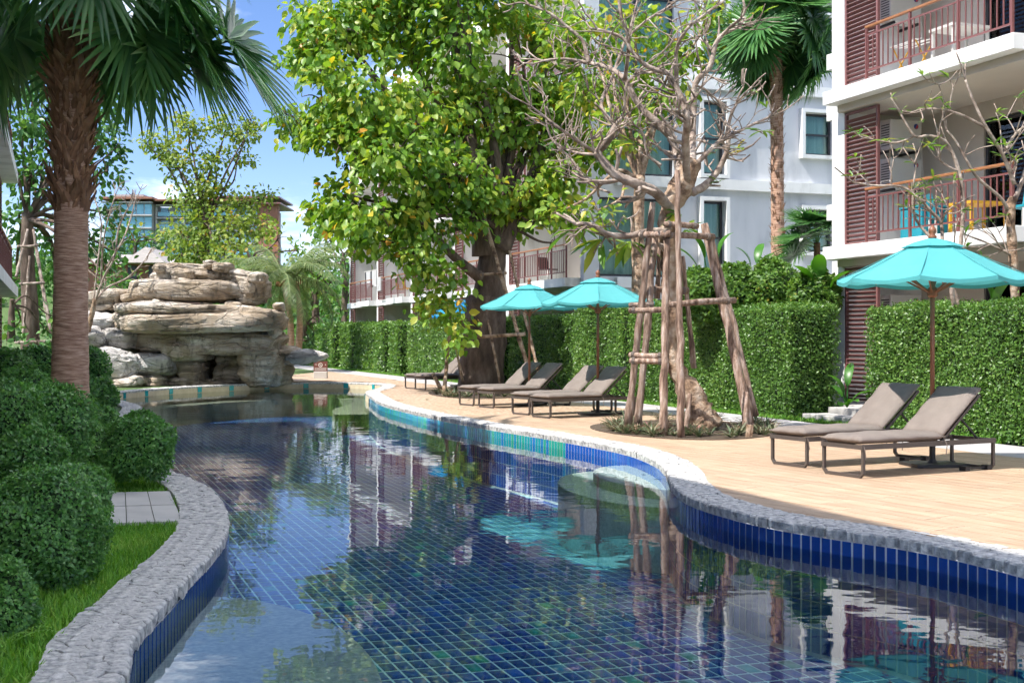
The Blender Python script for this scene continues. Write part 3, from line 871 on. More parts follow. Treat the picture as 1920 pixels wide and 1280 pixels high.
for cy, cx, cu, cv in pk:
    u0, u1, v0, v1 = cu - PW/2 + PG/2, cu + PW/2 - PG/2, cv - PLEN/2 + PG/2, cv + PLEN/2 - PG/2
    planes = [((du[0]*u1, du[1]*u1), du), ((du[0]*u0, du[1]*u0), (-du[0], -du[1])), ((dv[0]*v1, dv[1]*v1), dv), ((dv[0]*v0, dv[1]*v0), (-dv[0], -dv[1]))]
    if cy > 30 and not inside((cx, cy), DECKP): continue
    pp = clip_poly(DECKP, planes)
    if len(pp) < 3 or abs(poly_area(pp)) < .004: continue
    q_ = [pp[0]]
    for t in pp[1:]:
        if abs(t[0]-q_[-1][0]) + abs(t[1]-q_[-1][1]) > .004: q_.append(t)
    if len(q_) < 3: continue
    if nplank < 300:
        # local frame so that the grain follows the plank: x along the plank
        loc = [((x-cx)*dv[0] + (y-cy)*dv[1], -((x-cx)*du[0] + (y-cy)*du[1])) for x, y in q_]
        off = Vector((rng.uniform(-40, 40), rng.uniform(-40, 40), 0))
        mm = MB().prism(loc, -.015, rng.uniform(-.0008, .0008))
        inst("plank", mm.mesh("plank", M_DECK), deck, (cx, cy, 0), (0, 0, math.atan2(dv[1], dv[0]))); nplank += 1
    else:
        restd.prism(q_, -.015, rng.uniform(-.0008, .0008))
M_DECK2 = surf("deck_tile_far", [(.34, (.36, .24, .16)), (.5, (.46, .325, .22)), (.66, (.54, .41, .30))], 2.2, .5, detail=7, stretch=(6, 1.2, 4), spec=.35)
o = restd.build("planks", M_DECK2, deck); o["kind"] = "stuff"

# ---- path and far paving
path = MB(); path.prism([tuple(AB(a, b).xy) for a, b in ((DECK_A + .01, -2), (12.55, -2), (12.55, 74), (DECK_A + .01, 74))], -.1, -.006)
tag(path.build("path", M_PATH), "grey concrete path running along the hedges", kind="structure")
terr = MB(); terr.abox(14.05, 26, 8, 34.5, -.1, .22)
tag(terr.build("terrace", M_CONC), "raised concrete terrace at the foot of the apartment blocks", kind="structure")
st = MB(); st.abox(12.95, 13.5, 18.55, 20.4, -.1, .10); 
s2 = st.build("entrance_step", M_CONC, bevel=.01); tag(s2, "low concrete step in the gap between the two near hedges", "step")
mb = MB(); mb.abox(13.5, 14.05, 18.55, 20.4, -.1, .21); mb.build("upper_tread", M_CONC, s2, bevel=.01)
# paver on the left bank
pv = empty("paver", G(265, 955, -.02)); tag(pv, "grey slab paver set in the grass beside the left coping", "paver")
q0, q1, q2, q3 = G(130, 985, -.02), G(343, 978, -.02), G(318, 921, -.02), G(150, 925, -.02)
for k in range(4):
    a, b = k/4 + .004, (k+1)/4 - .004
    for (c, d) in ((0.01, .49), (.51, .99)):
        c0 = q0.lerp(q1, a).lerp(q3.lerp(q2, a), c); c1 = q0.lerp(q1, b).lerp(q3.lerp(q2, b), c)
        c2 = q0.lerp(q1, b).lerp(q3.lerp(q2, b), d); c3 = q0.lerp(q1, a).lerp(q3.lerp(q2, a), d)
        MB().prism([(v.x, v.y) for v in (c0, c1, c2, c3)], -.06, -.012).build("slab", M_CONC, pv)

# ================================================================== BUILDINGS
M_LOUV = M_BROWN
def louver(parent, a, b0, b1, z0, z1, pitch=.085, single=True):
    """framed louvre panel in the plane a, from b0 to b1"""
    L = b1 - b0
    fr = MB(); fr.abox(a-.03, a+.03, b0, b0+.05, z0, z1); fr.abox(a-.03, a+.03, b1-.05, b1, z0, z1)
    fr.abox(a-.028, a+.028, b0+.05, b1-.05, z1-.05, z1); fr.abox(a-.028, a+.028, b0+.05, b1-.05, z0, z0+.05)
    n = int((z1 - z0 - .1) / pitch)
    root = fr.build("louver_frame", M_BROWN, parent)
    sl = MB().obox((0, 0, 0), (.028, 0, -.022), (0, L/2 - .052, 0), (.004, 0, .005))
    if single:
        me = sl.mesh("slat", M_BROWN)
        for k in range(n):
            inst("slat", me, root, AB(a, (b0+b1)/2, z0 + .05 + (k+.5)*pitch), (0, 0, ROTZ))
    else:
        m2 = MB()
        for k in range(n):
            c = AB(a, (b0+b1)/2, z0 + .05 + (k+.5)*pitch)
            m2.obox(c, NV*.03 + Vector((0, 0, -.024)), UV*(L/2 - .052), NV*.004 + Vector((0, 0, .005)))
        m2.build("slats", M_BROWN, root)
    return root
def railing(parent, a, b0, b1, z, single=True, wood=True, pitch=.15):
    r_ = MB()
    r_.abox(a-.012, a+.012, b0, b1, z+.17, z+.20); r_.abox(a-.012, a+.012, b0, b1, z+.85, z+.88)
    root = r_.build("railing", M_RAIL, parent)
    if wood:
        h = MB(); h.abox(a-.03, a+.03, b0, b1, z+1.0, z+1.05); h.build("handrail", M_HANDR, root, bevel=.01)
    np_ = max(1, int(round((b1-b0)/1.25)))
    pm = MB().box(-.022, .022, -.022, .022, 0, 1.0).mesh("post", M_RAIL)
    for k in range(np_ + 1):
        inst("post", pm, root, AB(a, b0 + .03 + (b1-b0-.06)*k/np_, z), (0, 0, ROTZ))
    n = int((b1-b0)/pitch)
    if single:
        bm_ = MB().box(-.010, .010, -.010, .010, .20, .85).mesh("baluster", M_RAIL)
        for k in range(n): inst("baluster", bm_, root, AB(a, b0 + (k+.5)*(b1-b0)/n, z), (0, 0, ROTZ))
    else:
        m2 = MB()
        for k in range(n):
            b = b0 + (k+.5)*(b1-b0)/n; m2.abox(a-.01, a+.01, b-.012, b+.012, z+.2, z+.85)
        m2.build("balusters", M_RAIL, root)
    return root
def curtain(parent, a, b0, b1, z0, z1):
    m_ = MB(); n = int((b1-b0)/.06); o_ = 0
    for k in range(n+1):
        b = b0 + (b1-b0)*k/n; d = .03*math.sin(k*1.57) + .01*math.sin(k*.7)
        for z in (z0, z1): m_.v.append(tuple(AB(a + d, b, z)))
    for k in range(n): m_.f.append((2*k, 2*k+1, 2*k+3, 2*k+2))
    return m_.build("curtain", M_CURT, parent, smooth=True)
def slide_door(parent, a, b0, b1, z0, z1, curt=True):
    """dark framed sliding door in the plane a facing the pool"""
    fr = MB()
    for b in (b0, b1-.06): fr.abox(a-.05, a+.03, b, b+.06, z0, z1)
    fr.abox(a-.048, a+.028, b0+.06, b1-.06, z1-.06, z1); fr.abox(a-.048, a+.028, b0+.06, b1-.06, z0, z0+.05)
    mid = (b0+b1)/2; fr.abox(a-.045, a+.025, mid-.035, mid+.035, z0+.05, z1-.06)
    root = fr.build("door", M_FRAME, parent)
    for c0, c1 in ((b0+.062, mid-.037), (mid+.037, b1-.062)):
        MB().abox(a-.006, a+.002, c0, c1, z0+.052, z1-.062).build("pane", M_PANE, root)
    if curt: curtain(root, a+.14, b0+.1, b1-.1, z0+.03, z1-.05)
    return root
FLOORS = [.22, 3.30, 6.40, 9.50]
ROOFZ = 12.6
# ---- near apartment block on the right
nb = empty("apartment_block", AB(15, 18, .2)); tag(nb, "white and beige apartment block with maroon louvres, close on the right", "building")
BW = 16.75
for zi, z in enumerate(FLOORS + [ROOFZ]):
    if zi > 0:
        w = MB(); w.abox(14.5, 24, 16.67, 22.1, z-.26, z); 
        sl_ = w.build("balcony_slab", M_WHITE, nb, bevel=.008)
        w = MB(); w.abox(15.0, 24, 7, 16.66, z-.26, z); w.build("balcony_slab", M_WHITE, nb, bevel=.008)
        w = MB(); w.abox(14.78, 16.74, 16.7, 22.0, z-.40, z-.262); w.build("soffit", M_BEIGE, nb)
    if zi == 4: 
        w = MB(); w.abox(14.5, 14.7, 7, 22.1, z+.001, z+.6); w.build("parapet", M_WHITE, nb)
        continue
    zt = (FLOORS + [ROOFZ])[zi+1] - .262
    # back wall with door opening, partitions, end wall
    w = MB(); w.abox(BW, 24, 20.06, 21.93, z, zt); w.abox(BW, 24, 7, 17.0, z, zt); w.abox(BW, 24, 17.0, 20.06, z+2.36, zt); w.abox(BW+1.6, 24, 17.0, 20.06, z, z+2.36)
    w.build("back_wall", M_BEIGE, nb)
    w = MB(); w.abox(15.3, BW-.002, 16.35, 16.6, z, zt); w.build("partition", M_BEIGE, nb)
    w = MB(); w.abox(14.9, 24.2, 21.94, 22.37, z if zi else .0, zt + .002); w.build("end_wall", M_WHITE, nb)
    lv = louver(nb, 14.93, 20.84, 21.92, z + (.03 if zi else .03), zt - .16, pitch=.088)
    if zi:
        railing(nb, 14.62, 16.8, 20.82, z)
        railing(nb, 15.1, 8.0, 16.3, z, single=False)
    slide_door(nb, BW + .05, 17.02, 20.0, z + .01, z + 2.33)
for z in (3.9, 5.95, 7.0, 9.0):
    w = MB(); w.abox(15.0, 15.6, 22.375, 22.72, z, z + .32); w.build("wall_fin", M_WHITE, nb, bevel=.006)
def ac_unit(z, a0, label):
    e = empty("air_conditioner", AB(a0 + .36, 21.6, z)); tag(e, label, "air conditioner", "air conditioners on the near balconies")
    bd = MB(); bd.abox(a0, a0 + .74, 21.32, 21.66, z, z + .60); bd.build("casing", M_AC, e, bevel=.02)
    br = MB(); br.abox(a0 + .06, a0 + .1, 21.3, 21.94, z - .05, z - .002); br.abox(a0 + .62, a0 + .66, 21.3, 21.94, z - .05, z - .002); br.build("bracket", M_BLACK, e)
    c = AB(a0 + .60, 21.312, z + .47)
    lg = MB(); ring = []
    for k in range(20):
        t = 2*math.pi*k/20; ring.append(c + NV*(.055*math.cos(t)) + Vector((0, 0, .055*math.sin(t))))
    lg.add(ring, [tuple(range(19, -1, -1))]); lg.build("logo_disc", M_LOGOB, e)
    lg = MB(); ring = [c - UV*.004 + NV*(.045*math.cos(t)) + Vector((0, 0, .045*math.sin(t))) for t in [R(-120 + 180*k/12) for k in range(13)]]
    lg.add(ring, [tuple(range(len(ring)-1, -1, -1))]); lg.build("logo_half", M_LOGOR, e)
    gr = MB()
    for k in range(9): gr.abox(a0 - .004, a0 + .0, 21.36, 21.62, z + .08 + k*.05, z + .10 + k*.05)
    gr.build("grille", M_BLACK, e)
    pp = MB().tube([AB(a0+.745, 21.5, z+.12), AB(a0+.86, 21.5, z+.10), AB(a0+.88, 21.5, z-.3), AB(a0+1.0, 21.6, z-.9)], .022, 8); pp.build("hose", M_AC, e, smooth=True)
    return e
ac_unit(5.22, 15.55, "upper white air conditioner box on the middle balcony, behind bare branches")
ac_unit(4.45, 15.55, "lower white air conditioner box on the middle balcony, below the other one")
ac_unit(7.75, 15.55, "white air conditioner box on the top balcony behind its handrail")
ac_unit(1.75, 15.55, "white air conditioner box on the ground floor under the parasol edge")
# small furniture on the balconies
def table(loc, label, mat, rz=ROTZ, w=.42, h=.62):
    e = empty("balcony_table", loc, rz); tag(e, label, "table")
    inst("table_top", MB().box(-w, w, -w*.8, w*.8, h-.05, h).mesh("table_top", mat), e, local=True)
    lm = MB().box(-.025, .025, -.025, .025, 0, h-.051).mesh("leg", mat)
    for sx in (-1, 1):
        for sy in (-1, 1): inst("leg", lm, e, (sx*(w-.05), sy*(w*.8-.05), 0), local=True)
    return e
def chair(loc, label, mat, rz=0.0):
    e = empty("balcony_chair", loc, rz); tag(e, label, "chair")
    inst("seat", MB().box(-.23, .23, -.22, .22, .42, .46).mesh("seat", mat), e, local=True)
    inst("backrest", MB().obox((0, .24, .66), (.22, 0, 0), (0, .015, 0), (0, .04, .2)).mesh("backrest", mat), e, local=True)
    lm = MB().box(-.018, .018, -.018, .018, 0, .419).mesh("leg", M_AC)
    for sx in (-1, 1):
        for sy in (-1, 1): inst("leg", lm, e, (sx*.2, sy*.19, 0), local=True)
    return e
table(AB(15.65, 18.9, 3.301), "yellow wooden table on the middle balcony of the near block", M_YELLOW)
chair(AB(15.6, 19.8, 3.301), "teal chair beside the yellow table on the middle balcony", M_TEAL, ROTZ + 1.2)
chair(AB(15.7, 17.8, 3.301), "teal chair nearest the right edge on the middle balcony", M_TEAL, ROTZ - 1.5)
tb = MB(); tb.abox(15.35, 15.95, 20.1, 20.75, 3.302, 3.95); tb = tb.build("storage_box", M_TEAL, bevel=.02); tag(tb, "dark teal storage box by the louvre on the middle balcony", "box")
MB().abox(15.33, 15.97, 20.08, 20.77, 3.952, 3.99).build("lid", M_TEAL, tb, bevel=.008)
table(AB(15.5, 19.2, 6.401), "cream round edged table on the top balcony behind the bars", M_AC, h=.72)
rack = empty("drying_rack", AB(15.3, 20.4, 6.4)); tag(rack, "pale folding drying rack on the top balcony", "rack")
mb = MB()
for k in range(5): mb.bar(AB(15.1 + .1*k, 19.9, 7.05 + .02*(k % 2)), AB(15.1 + .1*k, 20.7, 7.05), .015)
mb.build("rods", M_AC, rack)
mb = MB()
for b in (19.95, 20.65): mb.bar(AB(15.1, b, 6.4), AB(15.5, b, 7.05), .02); mb.bar(AB(15.5, b, 6.4), AB(15.1, b, 7.05), .02)
mb.build("legs_frame", M_YELLOW, rack)

# ---- long far block with the grey end wall
fb = empty("apartment_block", AB(15, 50, .2)); tag(fb, "long apartment block with grey end wall behind the big tree and palm", "building")
B0, B1 = 35.6, 68.0
BAYS = [B1 - .15, 61.6, 55.2, 48.8, 42.4, 36.1]
for zi, z in enumerate(FLOORS + [ROOFZ]):
    if zi > 0:
        for k in range(len(BAYS)-1):
            b1, b0 = BAYS[k], BAYS[k+1]; mid = b0 + (b1-b0)*.45
            w = MB(); w.abox(14.5, 16.9, b0 + .01 - (.2 if k == 4 else 0), mid, z-.26, z); w.build("balcony_slab", M_WHITE, fb)
            w = MB(); w.abox(14.85, 16.9, mid + .001, b1 + (.35 if k == 0 else 0), z-.26, z); w.build("balcony_slab", M_WHITE, fb)
        w = MB(); w.abox(16.0, 26.5, B0 - .22, B0 - .002, z-.30, z+.02); w.build("belt_course", M_WHITE, fb)
    if zi == 4:
        w = MB(); w.abox(14.7, 26, B0, B1, z-.2, z+.7); w.build("roof_slab", M_WHITE, fb); continue
    zt = (FLOORS + [ROOFZ])[zi+1] - .262
    w = MB(); w.abox(16.95, 26, B0 + .3, B1, z, zt+.24); w.build("back_wall", M_BEIGE, fb)
    for k in range(len(BAYS)-1):
        b1, b0 = BAYS[k], BAYS[k+1]
        w = MB(); w.abox(14.9, 16.94, b1 - .28, b1, z, zt); w.build("party_wall", M_WHITE, fb)
        louver(fb, 14.93, b1 - 1.25, b1 - .30, z + .02, zt - .05, single=False, pitch=.11)
        if zi: railing(fb, 14.66, b0 + .05, b1 - 1.27, z, single=(k == 4 and zi == 1), pitch=.16)
        w = MB(); w.abox(16.90, 16.948, b0 + .6, b0 + 3.2, z + .02, z + 2.3); d = w.build("door", M_FRAME, fb)
        MB().abox(16.88, 16.899, b0 + .7, b0 + 1.85, z + .08, z + 2.22).build("pane", M_GLASS, d)
        MB().abox(16.88, 16.899, b0 + 1.95, b0 + 3.1, z + .08, z + 2.22).build("pane", M_GLASS, d)
# the end wall that faces the camera, with real openings
def end_wall(parent, b, a0, a1, z0, z1, openings, mat, th=.28):
    """wall across the site at depth b; openings (a0,a1,z0,z1) are left out"""
    as_ = sorted({a0, a1, *[o_[0] for o_ in openings], *[o_[1] for o_ in openings]})
    w_ = MB()
    for i in range(len(as_)-1):
        x0, x1 = as_[i], as_[i+1]
        spans = sorted((o_[2], o_[3]) for o_ in openings if o_[0] <= x0 + 1e-6 and o_[1] >= x1 - 1e-6)
        z = z0
        for s0, s1 in spans:
            if s0 > z: w_.abox(x0, x1, b, b + th, z, s0)
            z = s1
        if z < z1: w_.abox(x0, x1, b, b + th, z, z1)
    return w_.build("end_wall", mat, parent)
ops = []
wins = []
for zi, z in enumerate(FLOORS):
    wins += [(18.95, 19.75, z + .18, z + 2.45, True), (22.6, 23.7, z + .95, z + 2.3, True), (15.5, 18.0, z + .05, z + 2.45, False)]
ops = [w[:4] for w in wins]
end_wall(fb, B0, 15.0, 26, .0, ROOFZ - .2, ops, M_GREYW)
for a0, a1, z0, z1, boxed in wins:
    fr = MB(); b = B0 + .10
    for x0, x1, y0, y1 in ((a0, a0+.07, z0, z1), (a1-.07, a1, z0, z1), (a0+.07, a1-.07, z1-.07, z1), (a0+.07, a1-.07, z0, z0+.07)):
        fr.abox(x0, x1, b, b + .07, y0, y1)
    mid = z0 + (z1-z0)*.5
    if boxed: fr.abox(a0+.07, a1-.07, b+.002, b+.068, mid-.03, mid+.03)
    else: fr.abox((a0+a1)/2-.04, (a0+a1)/2+.04, b+.002, b+.068, z0+.07, z1-.07)
    wf = fr.build("window", M_FRAME, fb)
    MB().abox(a0+.071, a1-.071, b+.03, b+.036, z0+.071, z1-.071).build("pane", M_PANE, wf)
    c_ = MB(); n = int((a1-a0)/.07)
    for k in range(n+1):
        a = a0 + .03 + (a1-a0-.06)*k/n
        for zc in (z0+.02, z1-.02): c_.v.append(tuple(AB(a, b + .16 + .025*math.sin(k*1.6), zc)))
    for k in range(n): c_.f.append((2*k, 2*k+2, 2*k+3, 2*k+1))
    c_.build("curtain", M_CURT, wf, smooth=True)
    if boxed:
        s_ = MB(); t = .12
        s_.abox(a0-t, a0-.001, B0-.20, B0+.09, z0-t, z1+t); s_.abox(a1+.001, a1+t, B0-.20, B0+.09, z0-t, z1+t)
        s_.abox(a0-.001, a1+.001, B0-.198, B0+.088, z1+.001, z1+t-.001); s_.abox(a0-.001, a1+.001, B0-.198, B0+.088, z0-t+.001, z0-.001)
        s_.build("window_surround", M_WHITE, wf)
# laundry and furniture on the far block's first floor balconies
rk = empty("clothes_rail", AB(15.1, 63.5, 3.3)); tag(rk, "rail of hanging laundry on the farthest balcony", "clothes rail")
mb = MB(); mb.bar(AB(15.2, 62.4, 4.9), AB(15.2, 65.6, 4.9), .03); mb.bar(AB(15.2, 62.4, 3.3), AB(15.2, 62.4, 4.9), .03); mb.bar(AB(15.2, 65.6, 3.3), AB(15.2, 65.6, 4.9), .03); mb.build("rail_frame", M_AC, rk)
for k in range(7):
    b = 62.7 + k*.42; w = .16 + .05*(k % 3)
    g_ = MB(); g_.abox(15.18, 15.23, b - w, b + w, 4.15 - .1*(k % 2), 4.87); g_.build("garment", M_CLOTH if k % 3 else M_FRAME, rk)
for k, b in enumerate((57.0, 58.2)):
    chair(AB(15.3, b, 3.301), ("left", "right")[k] + " of the two yellow chairs on the second balcony from the far end", M_YELLOW, ROTZ + math.pi/2)
tw = MB(); tw.abox(14.60, 14.72, 59.6, 60.3, 3.72, 4.38); tag(tw.build("towel", M_CLOTH), "white towel folded over the second balcony rail from the far end", "towel")
chair(AB(15.4, 39.6, 3.301), "black wire chair on the balcony above the turquoise parasols", M_BLACK, ROTZ + .4)

# ---- block on the left whose roof shades the foreground
lb = empty("apartment_block", AB(-2, 30, 0)); tag(lb, "shaded apartment block with brown louvres at the left edge", "building")
LB0, LB1 = 3.6, 37.4
LFL = [0.0, 2.85, 5.95]; LROOF = 9.1
for zi, z in enumerate(LFL + [LROOF]):
    if zi: 
        w = MB(); w.abox(-9, -.96, LB0, LB1, z-.27, z); w.build("balcony_slab", M_WHITE, lb)
    if zi == 3:
        w = MB(); w.abox(-1.2, -.96, LB0, LB1, z + .001, 10.5); w.build("parapet", M_WHITE, lb); break  # unseen, added above the roof to set where the shadow edge falls
    zt = (LFL + [LROOF])[zi+1] - .271
    w = MB(); w.abox(-9, -2.6, LB0 + .2, LB1 - .4, z - (.1 if zi == 0 else 0), zt); w.build("back_wall", M_BEIGE, lb)
    for k in range(6):
        b1 = LB1 - .3 - k*6.2
        w = MB(); w.abox(-2.59, -1.4, b1 - .25, b1, z - (.1 if zi == 0 else 0), zt); w.build("party_wall", M_WHITE, lb)
        louver(lb, -1.38, b1 - 1.5, b1 - .27, z + .02, zt - .02, single=False, pitch=.1)
        if zi: railing(lb, -1.12, max(LB0 + .1, b1 - 6.1), b1 - .1, z, single=False)
# ================================================================== FURNITURE BY THE POOL
def rounded_u(mb_, x, w, h, t):
    """end frame of a lounger: two uprights joined by a bar on the ground"""
    r_ = .045
    for s in (-1, 1): mb_.box(x - t, x + t, s*w - t if s > 0 else -w - t, s*w + t if s > 0 else -w + t, r_, h)
    mb_.box(x - t, x + t, -w + r_, w - r_, 0.0, t*2)
    for s in (-1, 1): mb_.obox((x, s*(w - r_/2 - .002), r_/2 + .008), (t*.98, 0, 0), (0, s*.030, .030), (0, -s*.011, .011))
def cushion_mesh(name, L, W, T, seed=0):
    """soft rectangular pad along +x, bottom at z 0"""
    nx, ny = 22, 9; rs = np.random.default_rng(seed); V = []; Fq = []
    ph = rs.uniform(0, 6, 4)
    for side in (1, 0):
        for i in range(nx+1):
            for j in range(ny+1):
                u, v = i/nx, j/ny*2 - 1
                ex = min(u, 1-u)*L; ey = (1-abs(v))*W/2
                e = min(1, ex/.05)**.5 * min(1, ey/.05)**.5
                z = T*(.5 + (.5 if side else -.5)*(.25 + .75*e))
                if side: z += .004*math.sin(u*19 + ph[0] + v*2) + .004*math.sin(v*7 + ph[1] + u*5) + .010*math.sin(u*3.1)*(1-v*v)
                V.append((u*L, v*W/2*(1 - .012*abs(math.sin(u*9+ph[2]))), z))
    n = (nx+1)*(ny+1)
    for i in range(nx):
        for j in range(ny):
            a = i*(ny+1)+j; b = a+ny+1
            Fq.append((a, b, b+1, a+1)); Fq.append((n+a, n+a+1, n+b+1, n+b))
    for i in range(nx):
        for j in (0, ny):
            a = i*(ny+1)+j; b = a+ny+1
            Fq.append((a, n+a, n+b, b) if j == 0 else (b, n+b, n+a, a))
    for j in range(ny):
        for i in (0, nx):
            a = i*(ny+1)+j; b = a+1
            Fq.append((b, n+b, n+a, a) if i == 0 else (a, n+a, n+b, b))
    m_ = MB(); m_.v = V; m_.f = Fq
    return m_.mesh(name, M_TAUPE, smooth=True)
def make_lounger():
    e = empty("sun_lounger"); W = .30; H = .30; t = .016
    m_ = MB(); rounded_u(m_, .03, W, H, t); inst("leg_frame", m_.mesh("leg_frame", M_LFRAME), e, local=True)
    m_ = MB(); rounded_u(m_, 2.0, W, H, t); inst("leg_frame", m_.mesh("leg_frame", M_LFRAME), e, local=True)
    for s in (-1, 1):
        m_ = MB().box(.0, 2.03, s*W - .018, s*W + .018, H + .001, H + .055); inst("side_rail", m_.mesh("side_rail", M_LFRAME), e, local=True)
    m_ = MB(); m_.box(.0, .04, -W+.019, W-.019, H+.003, H+.05); m_.box(1.99, 2.03, -W+.019, W-.019, H+.003, H+.05); m_.box(1.2, 1.24, -W+.019, W-.019, H+.003, H+.05)
    inst("cross_rail", m_.mesh("cross_rail", M_LFRAME), e, local=True)
    ang = R(40)
    m_ = MB()
    for s in (-1, 1): m_.bar((1.22, s*(W-.05), H+.03), (1.22+.80*math.cos(ang), s*(W-.05), H+.03+.80*math.sin(ang)), .03)
    m_.bar((1.22+.79*math.cos(ang), -W+.05, H+.03+.79*math.sin(ang)), (1.22+.79*math.cos(ang), W-.05, H+.03+.79*math.sin(ang)), .03)
    bf = inst("back_frame", m_.mesh("back_frame", M_LFRAME), e, local=True)
    m_ = MB(); 
    for s in (-1, 1): m_.bar((1.22+.45*math.cos(ang), s*(W-.08), H+.45*math.sin(ang)), (1.86, s*(W-.08), H+.03), .018)
    inst("prop", m_.mesh("prop", M_BLACK), bf, local=True)
    c = inst("seat_cushion", cushion_mesh("seat_cushion", 1.26, .62, .085, 1), e, (-.02, 0, H + .057), local=True)
    b = inst("back_cushion", cushion_mesh("back_cushion", .80, .62, .085, 2), e, (1.215, 0, H + .075), (0, -ang, 0), local=True)
    tie = MB()
    for s in (-1, 1):
        tie.tube([(.02, s*.31, H+.06), (.03, s*.325, H+.0), (.05, s*.32, H-.09)], .005, 5)
        tie.tube([(1.22, s*.31, H+.07), (1.24, s*.33, H+.0), (1.23, s*.325, H-.10)], .006, 5)
    inst("tie", tie.mesh("tie", M_TAUPE), e, local=True)
    wh = MB(); wh.box(1.55, 1.62, -.31, -.22, .0, .05); wh.box(1.9, 1.97, -.31, -.22, .0, .05); wh.bar((1.6, -.265, .025), (1.93, -.265, .025), .02)
    inst("foot_bar", wh.mesh("foot_bar", M_BLACK), e, local=True)
    return e
lg0 = make_lounger()
LT = tree_of(lg0)
LPOS = [  # foot centre, heading, label
    ((3.56, 13.84), 28.5, "taupe sun lounger nearest the camera, front one under the nearest turquoise parasol"),
    ((3.21, 14.91), 28.5, "taupe sun lounger close behind the nearest one, by the nearest parasol pole"),
    ((.52, 23.8), 33, "taupe sun lounger in front of the tied tree poles, front of the middle pair"),
    ((.15, 24.75), 33, "taupe sun lounger at the back of the middle pair, behind the parasol pole"),
    ((-.57, 27.2), 33, "taupe sun lounger in front of the thick dark trunk, front of its pair"),
    ((-1.02, 28.1), 33, "taupe sun lounger just before the thick dark trunk, back of its pair"),
    ((-2.62, 36.3), 33, "farthest taupe sun lounger left of the thick trunk, front of its pair"),
    ((-2.98, 37.2), 33, "farthest taupe sun lounger left of the thick trunk, behind the other one"),
]
for k, (p, ang, lab) in enumerate(LPOS):
    o = lg0 if k == 0 else copy_tree(LT)
    o.location = (p[0], p[1], .003); o.rotation_euler = (0, 0, R(ang))
    tag(o, lab, "sun lounger", "sun loungers set in pairs along the pool")

def make_parasol(mat):
    e = empty("parasol"); n = 8; Rr = 1.10; rim = 2.17; apex = 2.62
    inst("pole", MB().tube([(0, 0, .03), (0, 0, 2.6)], .027, 12).mesh("pole", M_UPOLE, True), e, local=True)
    def ring(rad, z, sag, m=6):
        out = []
        for k in range(n*m):
            t = 2*math.pi*k/(n*m) + R(12); f = (k % m)/m
            cr = math.cos(math.pi/n) / math.cos((f - .5)*2*math.pi/n)        # straight edge between ribs
            out.append((rad*cr*math.cos(t)*(1), rad*cr*math.sin(t), z - sag*math.sin(math.pi*f)))
        return out
    m_ = MB(); prof = [(.20, apex - .045, 0), (.45, apex - .150, .006), (.75, rim + .145, .022), (1.0, rim + .04, .036), (Rr, rim, .042)]
    rings = [ring(*p) for p in prof]; N_ = len(rings[0])
    for r_ in rings: m_.v += r_
    for i in range(len(rings)-1):
        for k in range(N_):
            k2 = (k+1) % N_; m_.f.append((i*N_+k, (i+1)*N_+k, (i+1)*N_+k2, i*N_+k2))
    # turned-down hem
    o_ = len(m_.v); m_.v += [(x, y, z - .045) for x, y, z in rings[-1]]
    for k in range(N_):
        k2 = (k+1) % N_; m_.f.append(((len(rings)-1)*N_+k, o_+k, o_+k2, (len(rings)-1)*N_+k2))
    can = inst("canopy", m_.mesh("canopy", mat, False), e, local=True)
    m_ = MB(); prof = [(.03, apex + .03, 0), (.20, apex - .012, .0), (.36, apex - .075, .004)]
    rings = [ring(*p) for p in prof]
    for r_ in rings: m_.v += r_
    for i in range(len(rings)-1):
        for k in range(N_):
            k2 = (k+1) % N_; m_.f.append((i*N_+k, (i+1)*N_+k, (i+1)*N_+k2, i*N_+k2))
    inst("vent", m_.mesh("vent", mat), can, local=True)
    smm = MB().bar((.22, 0, apex - .046), (Rr - .005, 0, rim + .006), .014, .006).mesh("seam", mat)
    for k in range(n): inst("seam", smm, can, rot=(0, 0, 2*math.pi*k/n + R(12)), local=True)
    rm = MB(); rm.bar((.05, 0, apex - .03), (Rr - .02, 0, rim - .012), .018, .024)
    rmesh = rm.mesh("rib", M_UPOLE); sm = MB().bar((.05, 0, 2.02), (.62, 0, 2.33), .016, .02).mesh("strut", M_UPOLE)
    for k in range(n):
        t = 2*math.pi*k/n + R(12)
        rb = inst("rib", rmesh, e, rot=(0, 0, t), local=True)
        inst("strut", sm, rb, local=True)
    inst("hub", MB().lathe([(.04, 1.96), (.06, 1.98), (.06, 2.05), (.04, 2.08)], 12).mesh("hub", M_UPOLE), e, local=True)
    inst("finial", MB().lathe([(.045, apex+.02), (.05, apex+.05), (.03, apex+.07), (.045, apex+.10), (.045, apex+.13), (.02, apex+.165), (.004, apex+.18)], 12).mesh("finial", M_UPOLE, True), e, local=True)
    b = MB(); b.box(-.30, .30, -.25, .25, 0, .035)
    bs = inst("base_plate", b.mesh("base_plate", M_BLACK), e, local=True)
    inst("sleeve", MB().lathe([(.06, .036), (.035, .08), (.035, .40), (.03, .42)], 12).mesh("sleeve", M_BLACK), bs, local=True)
    return e
pz = make_parasol(M_TURQ); PT = tree_of(pz)
UP = [((4.9, 14.92), 8, "large turquoise parasol over the two nearest loungers"),
      ((1.66, 24.75), 30, "right of the two turquoise parasols beyond the tied poles"),
      ((.38, 28.1), 47, "left of the two turquoise parasols, beside the thick trunk")]
for k, (p, a, lab) in enumerate(UP):
    o = pz if k == 0 else copy_tree(PT)
    o.location = (p[0], p[1], .004); o.rotation_euler = (0, 0, R(a)); tag(o, lab, "parasol", "turquoise parasols")
pb = make_parasol(M_BLUEC); pb.location = (-1.55, 39.3, .004); pb.rotation_euler = (0, 0, .3)
tag(pb, "blue parasol mostly hidden behind the big tree's leaves", "parasol")

